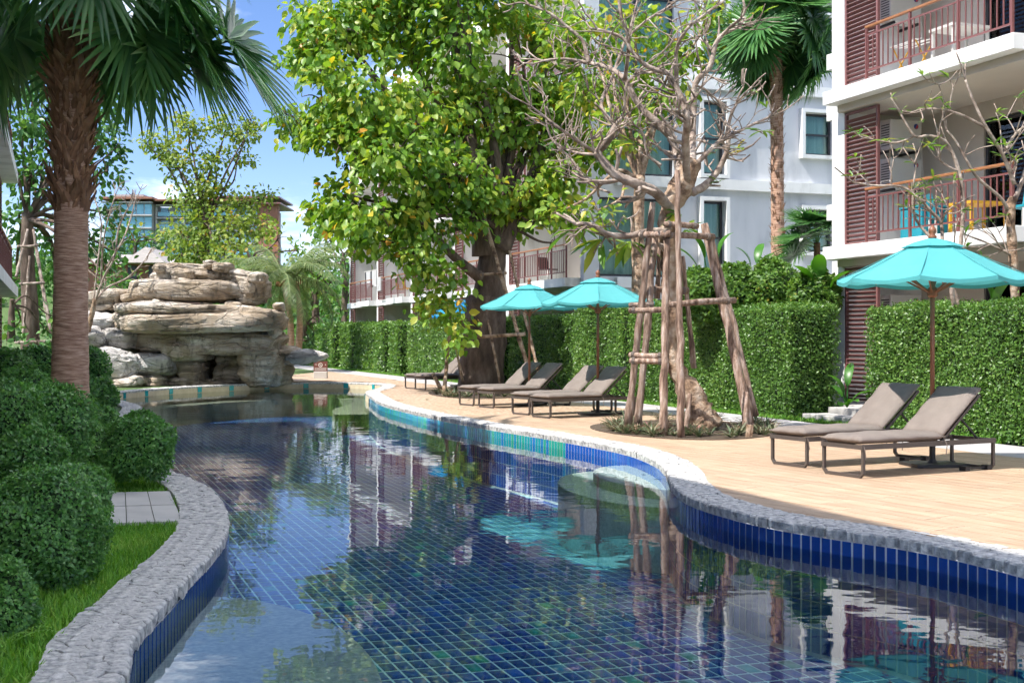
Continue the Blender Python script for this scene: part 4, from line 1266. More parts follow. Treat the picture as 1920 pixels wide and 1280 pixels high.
# sign by the far edge of the pool
sg = empty("pool_sign", G(600, 709)); tag(sg, "small brown pool rules sign on a pale block at the far edge", "sign")
c = G(600, 709); Y = c.y; k = Y/F
mb = MB(); mb.box(c.x - 11*k, c.x + 14*k, c.y - .12, c.y + .12, -.02, 13*k); mb.build("plinth", M_CONC, sg, bevel=.02)
mb = MB(); mb.box(c.x - 12*k, c.x + 14*k, c.y - .02, c.y + .02, 13*k + .001, 32*k); bd = mb.build("board", M_SIGN, sg)
ring = MB(); cc = (c.x + k, c.y - .024, 25*k)
rp = [(cc[0] + 4.0*k*math.cos(t), cc[1], cc[2] + 4.0*k*math.sin(t)) for t in [2*math.pi*i/24 for i in range(24)]]
ri = [(cc[0] + 2.9*k*math.cos(t), cc[1], cc[2] + 2.9*k*math.sin(t)) for t in [2*math.pi*i/24 for i in range(24)]]
ring.add(rp + ri, [(i, (i+1) % 24, 24+(i+1) % 24, 24+i) for i in range(24)])
ring.bar((cc[0] - 2.3*k, cc[1], cc[2] + 2.3*k), (cc[0] + 2.3*k, cc[1], cc[2] - 2.3*k), .02, .004, up=(0, 1, 0))
ring.build("pictogram", M_SIGNW, bd)
st_ = MB(); sp = []
for i in range(10):
    t = math.pi/2 + i*math.pi/5; r_ = (1.5 if i % 2 == 0 else .65)*k
    sp.append((cc[0] + 9.4*k + r_*math.cos(t), cc[1], cc[2] + .4*k + r_*math.sin(t)))
st_.add(sp, [tuple(range(10))]); st_.build("star", M_SIGNW, bd)
ln = MB()
for i in range(3): ln.box(c.x - 10*k, c.x + 12*k, c.y - .024, c.y - .0205, (15.2 + i*1.9)*k, (15.8 + i*1.9)*k)
ln.box(c.x - 9.5*k, c.x - 5*k, c.y - .024, c.y - .0205, 25.6*k, 26.3*k)
ln.build("text_line", M_SIGNW, bd)

# ================================================================== HEDGES AND SHRUBS
def hedge(a0, a1, b0, b1, z1, label, leaf, dens, wob=.05, mat=None, z0=0.0):
    e = empty("hedge", AB((a0+a1)/2, (b0+b1)/2, z0)); tag(e, label, "hedge", "clipped hedges along the path")
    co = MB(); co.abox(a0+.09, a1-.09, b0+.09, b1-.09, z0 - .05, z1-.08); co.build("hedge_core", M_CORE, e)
    P_, N_ = [], []
    faces = [('a', a0, b0, b1, z0, z1), ('b', b0, a0, a1, z0, z1), ('z', z1, a0, a1, b0, b1)]
    if True: faces.append(('B', b1, a0, a1, z0, z1))
    for kind, c, u0, u1, v0, v1 in faces:
        n = int((u1-u0)*(v1-v0)*dens*(.35 if kind == 'B' else .7 if kind == 'z' else 1))
        u = rng.uniform(u0, u1, n); v = rng.uniform(v0, v1, n); d = rng.normal(0, wob*.6, n) - .01 + np.where(rng.random(n) < .04, rng.uniform(0, .10, n), 0)
        if kind == 'a': a, b, z, nn = c - d, u, v, -np.array(NV)
        elif kind == 'b': a, b, z, nn = u, c - d, v, -np.array(UV)
        elif kind == 'B': a, b, z, nn = u, c + d, v, np.array(UV)
        else: a, b, z, nn = u, v, c + d, np.array((0, 0, 1.))
        p = np.stack([CS*a - SN*b, SN*a + CS*b, z], 1)
        P_.append(p); N_.append(np.repeat(nn[None], n, 0))
    P_ = np.concatenate(P_); N_ = np.concatenate(N_)
    bulge = .085*vnoise(P_*1.3, 3, 3)
    P_ = P_ + N_*bulge[:, None]
    nrm = unit(N_ + .6*rng.normal(size=P_.shape) + np.array((0, 0, .25))); ax = unit(np.cross(nrm, rng.normal(size=P_.shape)) + N_*.35 + np.array((0, 0, .25)))
    t = np.clip(rng.beta(2, 2.2, len(P_)) + .16*vnoise(P_*.8, 9, 2), 0, 1)
    inst("leaves", leaves("leaves", P_, ax, nrm, leaf*rng.uniform(.6, 1.25, len(P_)), mat or M_HEDGE, LEAF_SMALL, t), e)["kind"] = "stuff"
    return e
HA = 12.86
hedge(HA, 14.0, 12.0, 18.3, 1.98, "sunlit clipped hedge behind the nearest parasol, at the right edge", .052, 2700)
hedge(HA, 13.95, 20.7, 27.6, 2.07, "clipped hedge right of the tied tree poles, left of the maroon louvre", .057, 2100)
hedge(HA - .1, 14.1, 27.7, 30.9, 2.32, "dark shaded hedge between the turquoise parasols and the tied poles", .066, 1300)
hedge(HA, 14.0, 31.0, 36.2, 2.05, "shaded hedge right of the thick trunk under the left turquoise parasol", .07, 1150)
hedge(HA - .1, 14.0, 36.6, 47.7, 2.05, "long sunlit hedge behind the thick trunk and farthest loungers", .086, 720)
hedge(HA, 14.0, 49.4, 51.0, 2.07, "narrow hedge block just left of the long sunlit hedge", .12, 420)
hedge(HA, 14.0, 51.9, 57.2, 2.07, "hedge block below the yellow chairs' balcony", .12, 380)
hedge(HA, 14.0, 57.9, 60.4, 2.07, "hedge block below the far block's last balcony", .13, 330)
hedge(HA - .2, 14.0, 61.2, 72.0, 2.1, "farthest dark hedge near the coconut palms", .14, 280)

def bush(c, rad, n, leaf, label, mat=None, name="round_shrub", group=None, cat="shrub", lumps=.19, tmpl=LEAF_SMALL, flat=True):
    c = Vector(c); rx, ry, rz = rad
    e = empty(name, (c.x, c.y, max(-.05, c.z - rz))); tag(e, label, cat, group)
    d = rand_dirs(n); d[:, 2] = np.where(d[:, 2] < -.85, -d[:, 2], d[:, 2])
    ph = float(c.x*3.1 + c.y*1.7)
    lump = 1 + lumps*vnoise(d*2.4 + ph, 21, 2)
    r_ = (1 - .16*rng.random(n)**2) * lump + rng.normal(0, .018, n) + np.where(rng.random(n) < .05, rng.uniform(0, .10, n), 0)
    p = d*r_[:, None]*np.array((rx, ry, rz)) + np.array(c)
    nout = unit(d/np.array((rx, ry, rz)))
    nrm = unit(nout + .5*rng.normal(size=d.shape) + np.array((0, 0, .3))); ax = unit(np.cross(nrm, rng.normal(size=d.shape)) + nout*.4)
    keep = p[:, 2] > -.04
    t = np.clip(rng.beta(2, 2.4, n) + .15*vnoise(p*2.0, 4, 2), 0, 1)
    inst("leaves", leaves("leaves", p[keep], ax[keep], nrm[keep], leaf*rng.uniform(.6, 1.25, keep.sum()), mat or M_BALL, tmpl, t[keep]), e)["kind"] = "stuff"
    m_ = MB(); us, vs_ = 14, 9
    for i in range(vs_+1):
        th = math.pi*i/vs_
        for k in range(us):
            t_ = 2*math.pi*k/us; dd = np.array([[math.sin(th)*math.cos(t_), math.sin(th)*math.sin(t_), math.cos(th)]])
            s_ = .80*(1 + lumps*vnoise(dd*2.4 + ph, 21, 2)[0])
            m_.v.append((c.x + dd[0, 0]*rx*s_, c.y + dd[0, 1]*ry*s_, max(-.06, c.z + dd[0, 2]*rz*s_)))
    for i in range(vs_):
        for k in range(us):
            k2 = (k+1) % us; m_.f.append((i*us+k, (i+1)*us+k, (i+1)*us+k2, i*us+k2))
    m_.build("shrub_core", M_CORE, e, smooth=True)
    return e
def pbush(x, y, rpx, Y, label, n, leaf, sq=1.0, mat=None, **kw):
    c = P(x, y, Y); r_ = rpx*Y/F
    return bush((c.x, c.y, c.z), (r_, r_*1.05, r_*sq), n, leaf, label, mat, **kw)
GB = "clipped round shrubs on the left bank"
BALLS = [(258, 842, 66, 13.0, "round clipped shrub beside the water, nearest the coping end", 9000, .042, .98),
         (158, 845, 50, 13.6, "small round shrub between the palm's foot and the waterside ball", 5000, .042, 1.0),
         (92, 800, 84, 11.6, "large shrub left of the palm's foot, lower left", 11000, .038, 1.0),
         (52, 872, 70, 10.4, "middle shrub of the left bank between the larger ones", 9000, .036, 1.0),
         (12, 788, 66, 11.0, "shrub at the left edge below the palm, beside the large one", 6000, .036, 1.15),
         (146, 930, 62, 9.9, "round shrub just left of the grey paver", 8000, .034, 1.0),
         (66, 1010, 132, 7.9, "biggest round shrub at lower left above the grass", 20000, .030, .95),
         (2, 1150, 70, 6.6, "lowest shrub cut by the left edge near the fern", 8000, .026, 1.3),
         (165, 692, 38, 25.0, "upper of the two shrubs right of the palm trunk", 3200, .07, 1.1),
         (185, 740, 34, 23.0, "lower of the two shrubs right of the palm trunk", 3000, .065, .9),
         (150, 742, 34, 22.6, "shrub half hidden behind the palm trunk", 2600, .065, .9),
         (70, 690, 48, 24.5, "low shrub left of the palm trunk, in front of the leaning poles", 3600, .07, .8),
         (15, 695, 48, 23.0, "low shrub at the left edge below the balcony slab", 3600, .07, .8),
         (40, 738, 62, 18.5, "broad shrub below the two low ones on the left edge", 5200, .055, .75),
         (190, 790, 34, 17.5, "small shrub between the palm trunk and the waterside ball", 2600, .05, .8)]
for x, y, rp_, Y, lab, n, lf, sq in BALLS: pbush(x, y, rp_, Y, lab, n, lf, sq, group=GB)
GS = "loose shrubs behind the near hedge"
SH = [(1310, 560, 46, 26.5, "yellow green shrub rising behind the hedge, left of its row"),
      (1375, 556, 52, 26.8, "middle shrub rising behind the hedge by the leaning pole"),
      (1450, 552, 54, 26.5, "shrub behind the hedge at the foot of the fan palm"),
      (1525, 560, 48, 25.8, "shrub behind the hedge nearest the maroon louvre")]
for x, y, rp_, Y, lab in SH: pbush(x, y, rp_, Y, lab, 3600, .11, 1.15, M_MIDL, group=GS, lumps=.16)

def paddle(name, base, specs, label, mat=M_BANANA, cat="plant", group=None):
    """big paddle leaves: specs = (azimuth deg, tilt deg, stalk, length, width)"""
    e = empty(name, base); tag(e, label, cat, group); B = Vector(base)
    for az, tl, stalk, L, W in specs:
        d = Vector((math.cos(R(az)), math.sin(R(az)), 0)); side = Vector((-d.y, d.x, 0))
        st = MB(); tip = B + d*(stalk*math.sin(R(tl))) + Vector((0, 0, stalk*math.cos(R(tl))))
        st.tube([B, B.lerp(tip, .5) + Vector((0, 0, .02)), tip], [.02, .016, .012], 6); st.build("stalk", mat, e)
        V, T, Fq = [], [], []; n = 8; p = tip.copy(); a = R(tl)
        for i in range(n+1):
            u = i/n; w = W*.5*(math.sin(math.pi*min(1, u*.93 + .05))**.6)
            dirv = d*math.sin(a) + Vector((0, 0, math.cos(a))); up = d*-math.cos(a) + Vector((0, 0, math.sin(a)))
            V += [tuple(p + side*w + up*w*.25), tuple(p), tuple(p - side*w + up*w*.25)]; T += [.3 + .6*u]*3
            p = p + dirv*(L/n); a += R(8)
        for i in range(n): Fq += [(3*i, 3*i+1, 3*i+4, 3*i+3), (3*i+1, 3*i+2, 3*i+5, 3*i+4)]
        inst("leaf_blade", raw_mesh("leaf_blade", V, Fq, mat, T, smooth=True), e)
    return e
paddle("broad_leaf_plant", P(1335, 560, 27.6), [(200, 12, .9, .8, .25), (170, 25, .7, .9, .25), (20, 10, 1.0, .6, .22), (250, 5, .9, .6, .2)], "broad leaf plant with upright leaves left of the fan palm trunk")
paddle("broad_leaf_plant", P(1415, 560, 27.6), [(160, 8, .7, .55, .22), (60, 12, .8, .6, .2), (300, 20, .6, .6, .2), (20, 30, .7, .7, .2)], "broad leaf plant just left of the fan palm trunk behind the shrubs")
paddle("broad_leaf_plant", P(1535, 580, 25.5), [(200, 20, .5, .6, .3), (330, 30, .5, .6, .3), (80, 10, .6, .6, .3), (260, 5, .55, .65, .3)], "broad leaf plant in front of the near block's white corner")
paddle("broad_leaf_plant", P(1862, 600, 20.2), [(180, 5, .3, .55, .26), (300, 12, .25, .5, .24)], "single broad bright green leaf above the hedge under the parasol's right rim")
paddle("broad_leaf_plant", P(1588, 762, 21.6), [(200, 18, .25, .45, .16), (120, 35, .2, .4, .16), (60, 8, .35, .5, .15), (280, 55, .1, .35, .16), (330, 40, .15, .4, .15), (240, 62, .05, .35, .2)], "small leafy plant beside the maroon louvre in the hedge gap")

# rosettes round the two planted trees
def rosette_mesh(seed):
    r_ = np.random.default_rng(seed); V, T, Fq = [], [], []
    for k in range(17):
        az = 2*math.pi*k*.381 + r_.uniform(-.2, .2); el = r_.uniform(.35, 1.25); L = r_.uniform(.16, .26); w = .016
        d = np.array((math.cos(az), math.sin(az), 0)); s_ = np.array((-d[1], d[0], 0)); p = np.zeros(3); o_ = len(V)
        for i in range(4):
            u = i/3; ww = w*(1 - u)**.5 + .001
            V += [p + s_*ww, p + np.array((0, 0, -.006)), p - s_*ww]; T += [np.clip(r_.uniform(0, .9) + .1*u, 0, 1)]*3
            p = p + (d*math.cos(el) + np.array((0, 0, math.sin(el))))*L/3; el -= .25
        for i in range(3): Fq += [(o_+3*i, o_+3*i+1, o_+3*i+4, o_+3*i+3), (o_+3*i+1, o_+3*i+2, o_+3*i+5, o_+3*i+4)]
    return raw_mesh("rosette_plant", np.array(V), Fq, M_ROSE, T)
RM = [rosette_mesh(s) for s in range(4)]
def soil(name, c, ra, rb, label):
    poly = [(c[0] + ra*math.cos(t)*(1+.05*math.sin(3*t)), c[1] + rb*math.sin(t)*(1+.04*math.cos(4*t))) for t in [2*math.pi*k/48 for k in range(48)]]
    tag(MB().prism(poly, -.03, .012).build(name, M_SAND), label, "planting bed", kind="structure")
    return poly
b1 = soil("planting_bed", (2.86, 20.9), 1.55, 2.15, "soil bed at the foot of the tied tree")
b2 = soil("planting_bed", (-.75, 34.4), 1.5, 3.2, "soil bed at the foot of the thick dark trunk")
for (c, ra, rb, n, lab) in (((2.86, 20.9), 1.42, 2.0, 62, "spiky variegated rosette plant round the foot of the tied tree"), ((-.75, 34.2), 1.35, 2.9, 40, "spiky variegated rosette plant round the foot of the thick trunk")):
    for k in range(n):
        t = rng.uniform(0, 2*math.pi) if k % 3 else rng.uniform(math.pi, 2*math.pi); r_ = math.sqrt(rng.uniform(.45, 1))
        o = inst("rosette_plant", RM[k % 4], None, (c[0] + ra*r_*math.cos(t), c[1] + rb*r_*math.sin(t), .01), (rng.uniform(-.15, .15), rng.uniform(-.15, .15), rng.uniform(0, 6.28)), [rng.uniform(.85, 1.35)]*3)
        tag(o, lab, "plant", "rosettes at the " + ("tied tree" if ra > 1.4 else "thick trunk"))

# grass on the left bank and fern
lo = offset(COPW + .01)
gp = []
cnt_ = 0
gx = rng.uniform(-4.6, -1.7, 150000); gy = rng.uniform(5.0, 15.0, 150000)
mask = ~inside_np(gx, gy, np.array(POOL_WIDE)) & (gx > -.43*gy - .1) & (gx < -.1*gy)
pvp = [(v.x, v.y) for v in (q0, q1, q2, q3)]
mask &= ~inside_np(gx, gy, pvp)
dens = np.clip(9.0/gy, .3, 1.0)
mask &= rng.random(len(gx)) < dens
gx, gy = gx[mask], gy[mask]
n = len(gx)
pos = np.stack([gx, gy, np.full(n, -.05)], 1)
ax = unit(np.stack([rng.normal(0, .55, n), rng.normal(0, .55, n), np.full(n, 1.0)], 1)); nr = rand_dirs(n)
BLADE = (np.array([[-.09, 0, 0], [.09, 0, 0], [.05, .6, .08], [0, 1, .25], [-.05, .6, .08]]), np.array([[0, 1, 2], [0, 2, 4], [4, 2, 3]]))
g = inst("grass", leaves("grass", pos, ax, nr, rng.uniform(.045, .105, n)*(.8 + .3*vnoise(pos*1.5, 12, 2)), M_GRASS, BLADE, np.clip(rng.beta(2, 2, n)+.2*vnoise(pos*2.5, 2, 2), 0, 1)))
tag(g, "short green grass between the left shrubs and the coping", "grass", kind="stuff")
# grass strip along the hedges
n = 26000; b_ = rng.uniform(15, 62, n); a_ = rng.uniform(12.56, 12.95, n)
pos = np.stack([CS*a_-SN*b_, SN*a_+CS*b_, np.full(n, -.05)], 1)
g = inst("grass", leaves("grass", pos, unit(np.stack([rng.normal(0, .5, n), rng.normal(0, .5, n), np.ones(n)], 1)), rand_dirs(n), rng.uniform(.07, .14, n), M_GRASS, BLADE))
tag(g, "strip of grass at the foot of the hedges", "grass", kind="stuff")
fe = empty("fern", P(20, 1215, 6.35)); tag(fe, "small fern frond at the lower left corner", "fern")
for az, L in ((-8, .34), (35, .28), (-40, .25)):
    V, T, Fq = [], [], []; B = P(5, 1205, 6.35); d = Vector((math.cos(R(az)), math.sin(R(az))*.6, 0)); s_ = Vector((-d.y, d.x, 0))
    for i in range(16):
        u = i/15; p = B + d*(L*u) + Vector((0, 0, .09*math.sin(u*2.4) - .02)); w = .06*(1-u)**.7 + .004
        for sg_ in (-1, 1):
            o_ = len(V); q = p + s_*sg_*w + d*.02
            V += [tuple(p), tuple(p + d*.012), tuple(q)]; T += [.7]*3; Fq.append((o_, o_+1, o_+2))
    inst("frond", raw_mesh("frond", V, Fq, M_GRASS, T), fe)
# ================================================================== ROCK WATERFALL
def boulder(parent, c, rad, seed, ex=.55, sub=5, strat=.06, rough=.10, pt=0.0, mat=None, tilt=0.0):
    """eroded sandstone block: rounded box with stepped beds, joints and pitting"""
    bm = bmesh.new(); bmesh.ops.create_icosphere(bm, subdivisions=sub, radius=1.0)
    V = np.array([v.co[:] for v in bm.verts]); Fq = [[l.index for l in f.verts] for f in bm.faces]; bm.free()
    S = np.sign(V)*np.abs(V)**ex
    if pt: S[:, 2] *= (1 - pt*np.clip(S[:, 0], 0, 1)); S[:, 1] *= (1 - .6*pt*np.clip(S[:, 0], 0, 1))
    W = S*np.array(rad); ph = seed*7.3; rs = np.random.default_rng(seed)
    q = W + ph
    W = W + np.stack([.16*vnoise(q*.7, seed+1, 3)*rad[0]**.5, .3*vnoise(q*.7, seed+2, 3), .07*vnoise(q*np.array((.9, .9, .2)), seed+5, 3)], 1)
    zw = W[:, 2] + .10*vnoise(q*np.array((.8, .8, .1)), seed+11, 2)
    hb = rs.uniform(.13, .2); li = np.floor(zw/hb).astype(int); fr = zw/hb - li
    table = rs.uniform(-1, 1, 200); step = table[(li + 90) % 200]
    groove = np.exp(-(np.minimum(fr, 1-fr)/.13)**2)*(.5 + .5*np.clip(vnoise(q*1.3, seed+17, 2)*2, -1, 1))
    ridg = 1 - np.abs(vnoise(q*1.8, seed+23, 4)); pits = np.clip(vnoise(q*3.4, seed+31, 3) - .35, 0, 1)
    jx = np.abs(np.sin(W[:, 0]*rs.uniform(1.3, 2.2) + 1.6*vnoise(q*.9, seed+41, 2) + ph)); joint = np.exp(-(jx/.07)**2)
    d = strat*1.5*step - .75*strat*groove*1.3 + rough*(ridg - .6) - .10*pits - .09*joint + .02*vnoise(q*8, seed+3, 2)
    hv = unit(np.stack([V[:, 0], V[:, 1], V[:, 2]*.35], 1))
    V = W + hv*d[:, None]
    ca, sa = math.cos(R(tilt)), math.sin(R(tilt)); yw = R(rs.uniform(-10, 10)); cb, sb = math.cos(yw), math.sin(yw)
    V = np.stack([V[:, 0]*ca - V[:, 2]*sa, V[:, 1], V[:, 0]*sa + V[:, 2]*ca], 1)
    V = np.stack([V[:, 0]*cb - V[:, 1]*sb, V[:, 0]*sb + V[:, 1]*cb, V[:, 2]], 1) + np.array(c)
    return inst("boulder", raw_mesh("boulder", V, Fq, mat or M_ROCK, smooth=False), parent)
rk = empty("rock_waterfall", P(380, 722, 42)); tag(rk, "layered brown rock waterfall with a dark cave at the pool's far end", "rock formation")
KR = 42/F
def rpx(x, y, hw, hh, dep, dy=0.0, seed=0, **kw):
    c = P(x, y, 42 + dy); return boulder(rk, (c.x, c.y, c.z), (hw*KR, dep, hh*KR), seed, **kw)
B_ = dict(mat=M_ROCKG)
rpx(372, 511, 78, 15, 1.1, .6, 1, strat=.08, tilt=-3, ex=.5)
rpx(330, 520, 46, 13, 1.0, .2, 31, strat=.06, tilt=4, ex=.5)
rpx(430, 523, 52, 13, .9, .3, 32, strat=.06, tilt=-5, ex=.5)
rpx(362, 546, 104, 21, 1.5, .1, 2, strat=.02, rough=.07, tilt=-2, ex=.42)
rpx(470, 543, 28, 27, 1.0, .2, 3, strat=.04, tilt=-12)
rpx(362, 583, 132, 13, 2.0, -.25, 4, strat=.06, tilt=-2, ex=.5)
rpx(470, 590, 58, 14, 1.7, -.35, 33, strat=.05, tilt=-5, ex=.5)
rpx(392, 606, 138, 19, 2.0, -.45, 5, strat=.03, rough=.07, tilt=1, ex=.42)
rpx(270, 598, 42, 18, 1.4, -.4, 34, strat=.04, tilt=8)
rpx(206, 566, 52, 22, 1.3, .3, 6, strat=.06, tilt=6)
rpx(290, 563, 46, 13, 1.0, .0, 16, tilt=-6)
rpx(440, 640, 92, 24, 1.7, .0, 7, strat=.04, ex=.45, tilt=-1)
rpx(318, 640, 62, 24, 1.6, .1, 35, strat=.05, tilt=4)
rpx(360, 656, 40, 17, 1.4, -.25, 36, strat=.04, tilt=-8)
rpx(502, 688, 40, 36, 1.1, -.1, 8, strat=.05, rough=.14, ex=.45)
rpx(536, 694, 10, 30, .6, .3, 18)
rpx(440, 690, 33, 36, .8, .5, 9, strat=.06)
rpx(400, 690, 60, 40, .5, 1.7, 38, sub=3)
for _k, (_x, _y) in enumerate(((302, 503), (420, 503), (482, 521), (252, 556), (522, 577), (300, 569), (440, 573), (236, 590), (512, 622), (300, 622), (474, 664), (335, 668), (395, 495), (350, 528), (450, 560))):
    rpx(_x, _y, 9 + 3*(_k % 4), 6 + 2*(_k % 3), .45, -1.0 if _y > 560 else -.5, 60 + _k, sub=4, ex=.55, strat=.03, tilt=(_k*37 % 30) - 15)
rpx(452, 692, 13, 34, .7, .35, 26, rough=.16)
rpx(360, 690, 24, 38, 1.0, -.1, 10, strat=.05, rough=.16)
rpx(328, 702, 24, 26, .9, .35, 19, rough=.16)
rpx(189, 603, 44, 15, .9, -.6, 11, strat=.03, tilt=-5, **B_)
rpx(176, 638, 36, 26, .9, -1.0, 12, ex=.7, strat=.02, tilt=14, **B_)
rpx(228, 634, 30, 22, .8, -.7, 13, ex=.55, strat=.02, tilt=-8, **B_)
rpx(222, 684, 38, 29, 1.0, -1.5, 14, ex=.65, strat=.02, tilt=-22, **B_)
rpx(288, 682, 46, 19, .9, -.7, 15, strat=.03, ex=.5, tilt=-3, **B_)
rpx(244, 721, 30, 13, .7, -2.0, 20, ex=.65, strat=.02, tilt=8)
rpx(287, 713, 30, 15, .7, -1.0, 21, ex=.65, tilt=-12)
rpx(333, 716, 30, 11, .6, -.6, 22, ex=.65)
rpx(392, 722, 34, 7, .7, -.4, 37, ex=.65)
rpx(188, 716, 40, 20, .8, -1.2, 23, ex=.65, **B_)
rpx(400, 640, 112, 60, 1.0, 2.4, 24, sub=3)
rpx(260, 640, 80, 70, 1.0, 2.0, 25, sub=3)
rpx(570, 667, 38, 14, .7, -.2, 17, ex=.7, pt=.75, strat=.03, **B_)
rpx(540, 668, 22, 16, .7, .1, 27, ex=.7)

# ================================================================== TREES
def smooth_path(pts, per=5): return catmull([Vector(p) for p in pts], per)
def limb(mb_, pts, r0, r1, n=8, per=5, jit=.0):
    q = smooth_path(pts, per); m = len(q)
    mb_.tube(q, [r0 + (r1-r0)*(i/(m-1))**.8 for i in range(m)], n, True, jit)
def crown_leaves(blobs, dens, leaf, mat, tmpl, down=.5, seed=1, shell=.35, tint_bias=0.0, thin=.0):
    rs = np.random.default_rng(seed); Ps, Ax, Nr, Sz = [], [], [], []
    for c, r_ in blobs:
        c = np.array(c); n = int(dens*r_*r_)
        if n < 3: continue
        # twig clusters inside the blob, then leaves round each twig end
        nc = max(3, n//9); cd = unit(rs.normal(size=(nc, 3))); cr = (shell + (1-shell)*rs.random(nc)**.6)*r_
        cc = c + cd*cr[:, None]*np.array((1, 1, .9))
        if thin:
            keep = vnoise(cc*1.1, seed+5, 2) > thin - 1; cc = cc[keep]; cd = cd[keep]; nc = len(cc)
            if nc == 0: continue
        k = rs.integers(0, nc, n); p = cc[k] + rs.normal(0, .9, (n, 3))*leaf*np.array((1, 1, .8))
        ax = unit(unit(p - c)*.6 + rs.normal(0, .6, (n, 3)) + np.array((0, 0, -down)))
        nr = unit(np.array((0, 0, 1.)) + .75*rs.normal(size=(n, 3)) + .4*unit(p-c))
        Ps.append(p); Ax.append(ax); Nr.append(nr); Sz.append(leaf*rs.uniform(.6, 1.3, n))
    Ps = np.concatenate(Ps); n = len(Ps)
    t = np.clip(rs.beta(2, 2.6, n) + .22*vnoise(Ps*.55, seed+1, 2) + tint_bias, 0, .93)
    t = np.where(rs.random(n) < .02, rs.uniform(.94, 1, n), t)
    return leaves("crown", Ps, np.concatenate(Ax), np.concatenate(Nr), np.concatenate(Sz), mat, tmpl, t)
def blob_tree(name, label, base, fork, blobs_px, Y, r0, dens, leaf, mat, bark, tmpl=LEAF_ROUND, cat="tree", group=None, seed=1, down=.5, kmin=30, twigs=True, tint_bias=0., shell=.35, thin=0.):
    """trunk from base to fork, a limb into each foliage blob"""
    e = empty(name, base); tag(e, label, cat, group); B, Fk = Vector(base), Vector(fork)
    blobs = [(P(x, y, Y + dy), r_*Y/F) for x, y, r_, dy in blobs_px]
    tr_ = MB(); limb(tr_, [B, B.lerp(Fk, .35) + Vector((.04*r0, 0, 0)), B.lerp(Fk, .7) + Vector((-.2*r0, .1*r0, 0)), Fk], r0*1.15, r0*.62, 14, 8, .07)
    tr_.build("trunk", bark, e, smooth=True)
    br = MB(); rs = random.Random(seed)
    for c, r_ in blobs:
        if c.z < Fk.z - 1.2*r_ - 1.0 and rs.random() < .5: continue
        m1 = Fk.lerp(c, .35) + Vector((rs.uniform(-.3, .3), rs.uniform(-.3, .3), rs.uniform(.0, .5)))
        rr = min(r0*.34, .05 + .05*r_)
        limb(br, [Fk + Vector((0, 0, -.2)), m1, Fk.lerp(c, .7) + Vector((rs.uniform(-.3, .3), rs.uniform(-.3, .3), rs.uniform(-.2, .3))), c], rr, rr*.3, 7, 5)
        if twigs:
            for _ in range(4):
                d = Vector((rs.gauss(0, 1), rs.gauss(0, 1), rs.gauss(0, .8))).normalized()*r_*.8
                limb(br, [c - d*.1, c + d*.5 + Vector((0, 0, .1)), c + d], rr*.28, rr*.08, 5, 3)
    br.build("branches", bark, e, smooth=True)
    o = inst("crown", crown_leaves(blobs, dens, leaf, mat, tmpl, down, seed, shell, tint_bias, thin), e); o["kind"] = "stuff"
    return e
# ---- big leafy tree beside the deck
BT = [(640, 60, 105, 0), (760, 40, 115, 1), (880, 60, 115, 0), (980, 120, 95, 1), (604, 190, 74, -1), (690, 180, 105, -1.5), (800, 200, 105, 0), (910, 220, 105, 1), (1010, 260, 75, 1),
      (560, 235, 42, -1), (640, 280, 72, -2), (740, 300, 95, -2.5), (850, 330, 85, -1), (960, 350, 75, 0), (640, 365, 60, -1.5), (705, 395, 76, -2.5), (790, 420, 70, -2), (890, 400, 50, -1), (1000, 420, 52, 0),
      (770, 480, 50, -2.5), (830, 530, 40, -2.2), (825, 592, 40, -2.5), (848, 632, 26, -2.5), (700, -10, 100, 1), (850, -60, 110, 0), (950, -20, 95, 2), (615, 385, 34, -1), (536, 215, 22, -1),
      (585, 120, 58, 0), (1060, 330, 45, 0), (1055, 140, 55, 2), (1040, 455, 26, 0), (600, 20, 60, 1), (690, 450, 26, -2.5), (1080, 230, 56, 1), (1105, 300, 42, 1), (1045, 60, 62, 1.5), (1110, 150, 46, 1.5), (1020, 190, 60, 1), (1010, 350, 50, .5), (1070, 400, 34, .5)]
big_tree = blob_tree("leafy_tree", "big leafy tree with thick dark trunk beside the deck", (-.82, 35.0, -.05), (-.35, 35.2, 4.6), BT, 35.0, .52, 520, .235, M_BIGL, M_BARK, seed=3, down=.75, tint_bias=.05, thin=.80, shell=.25)
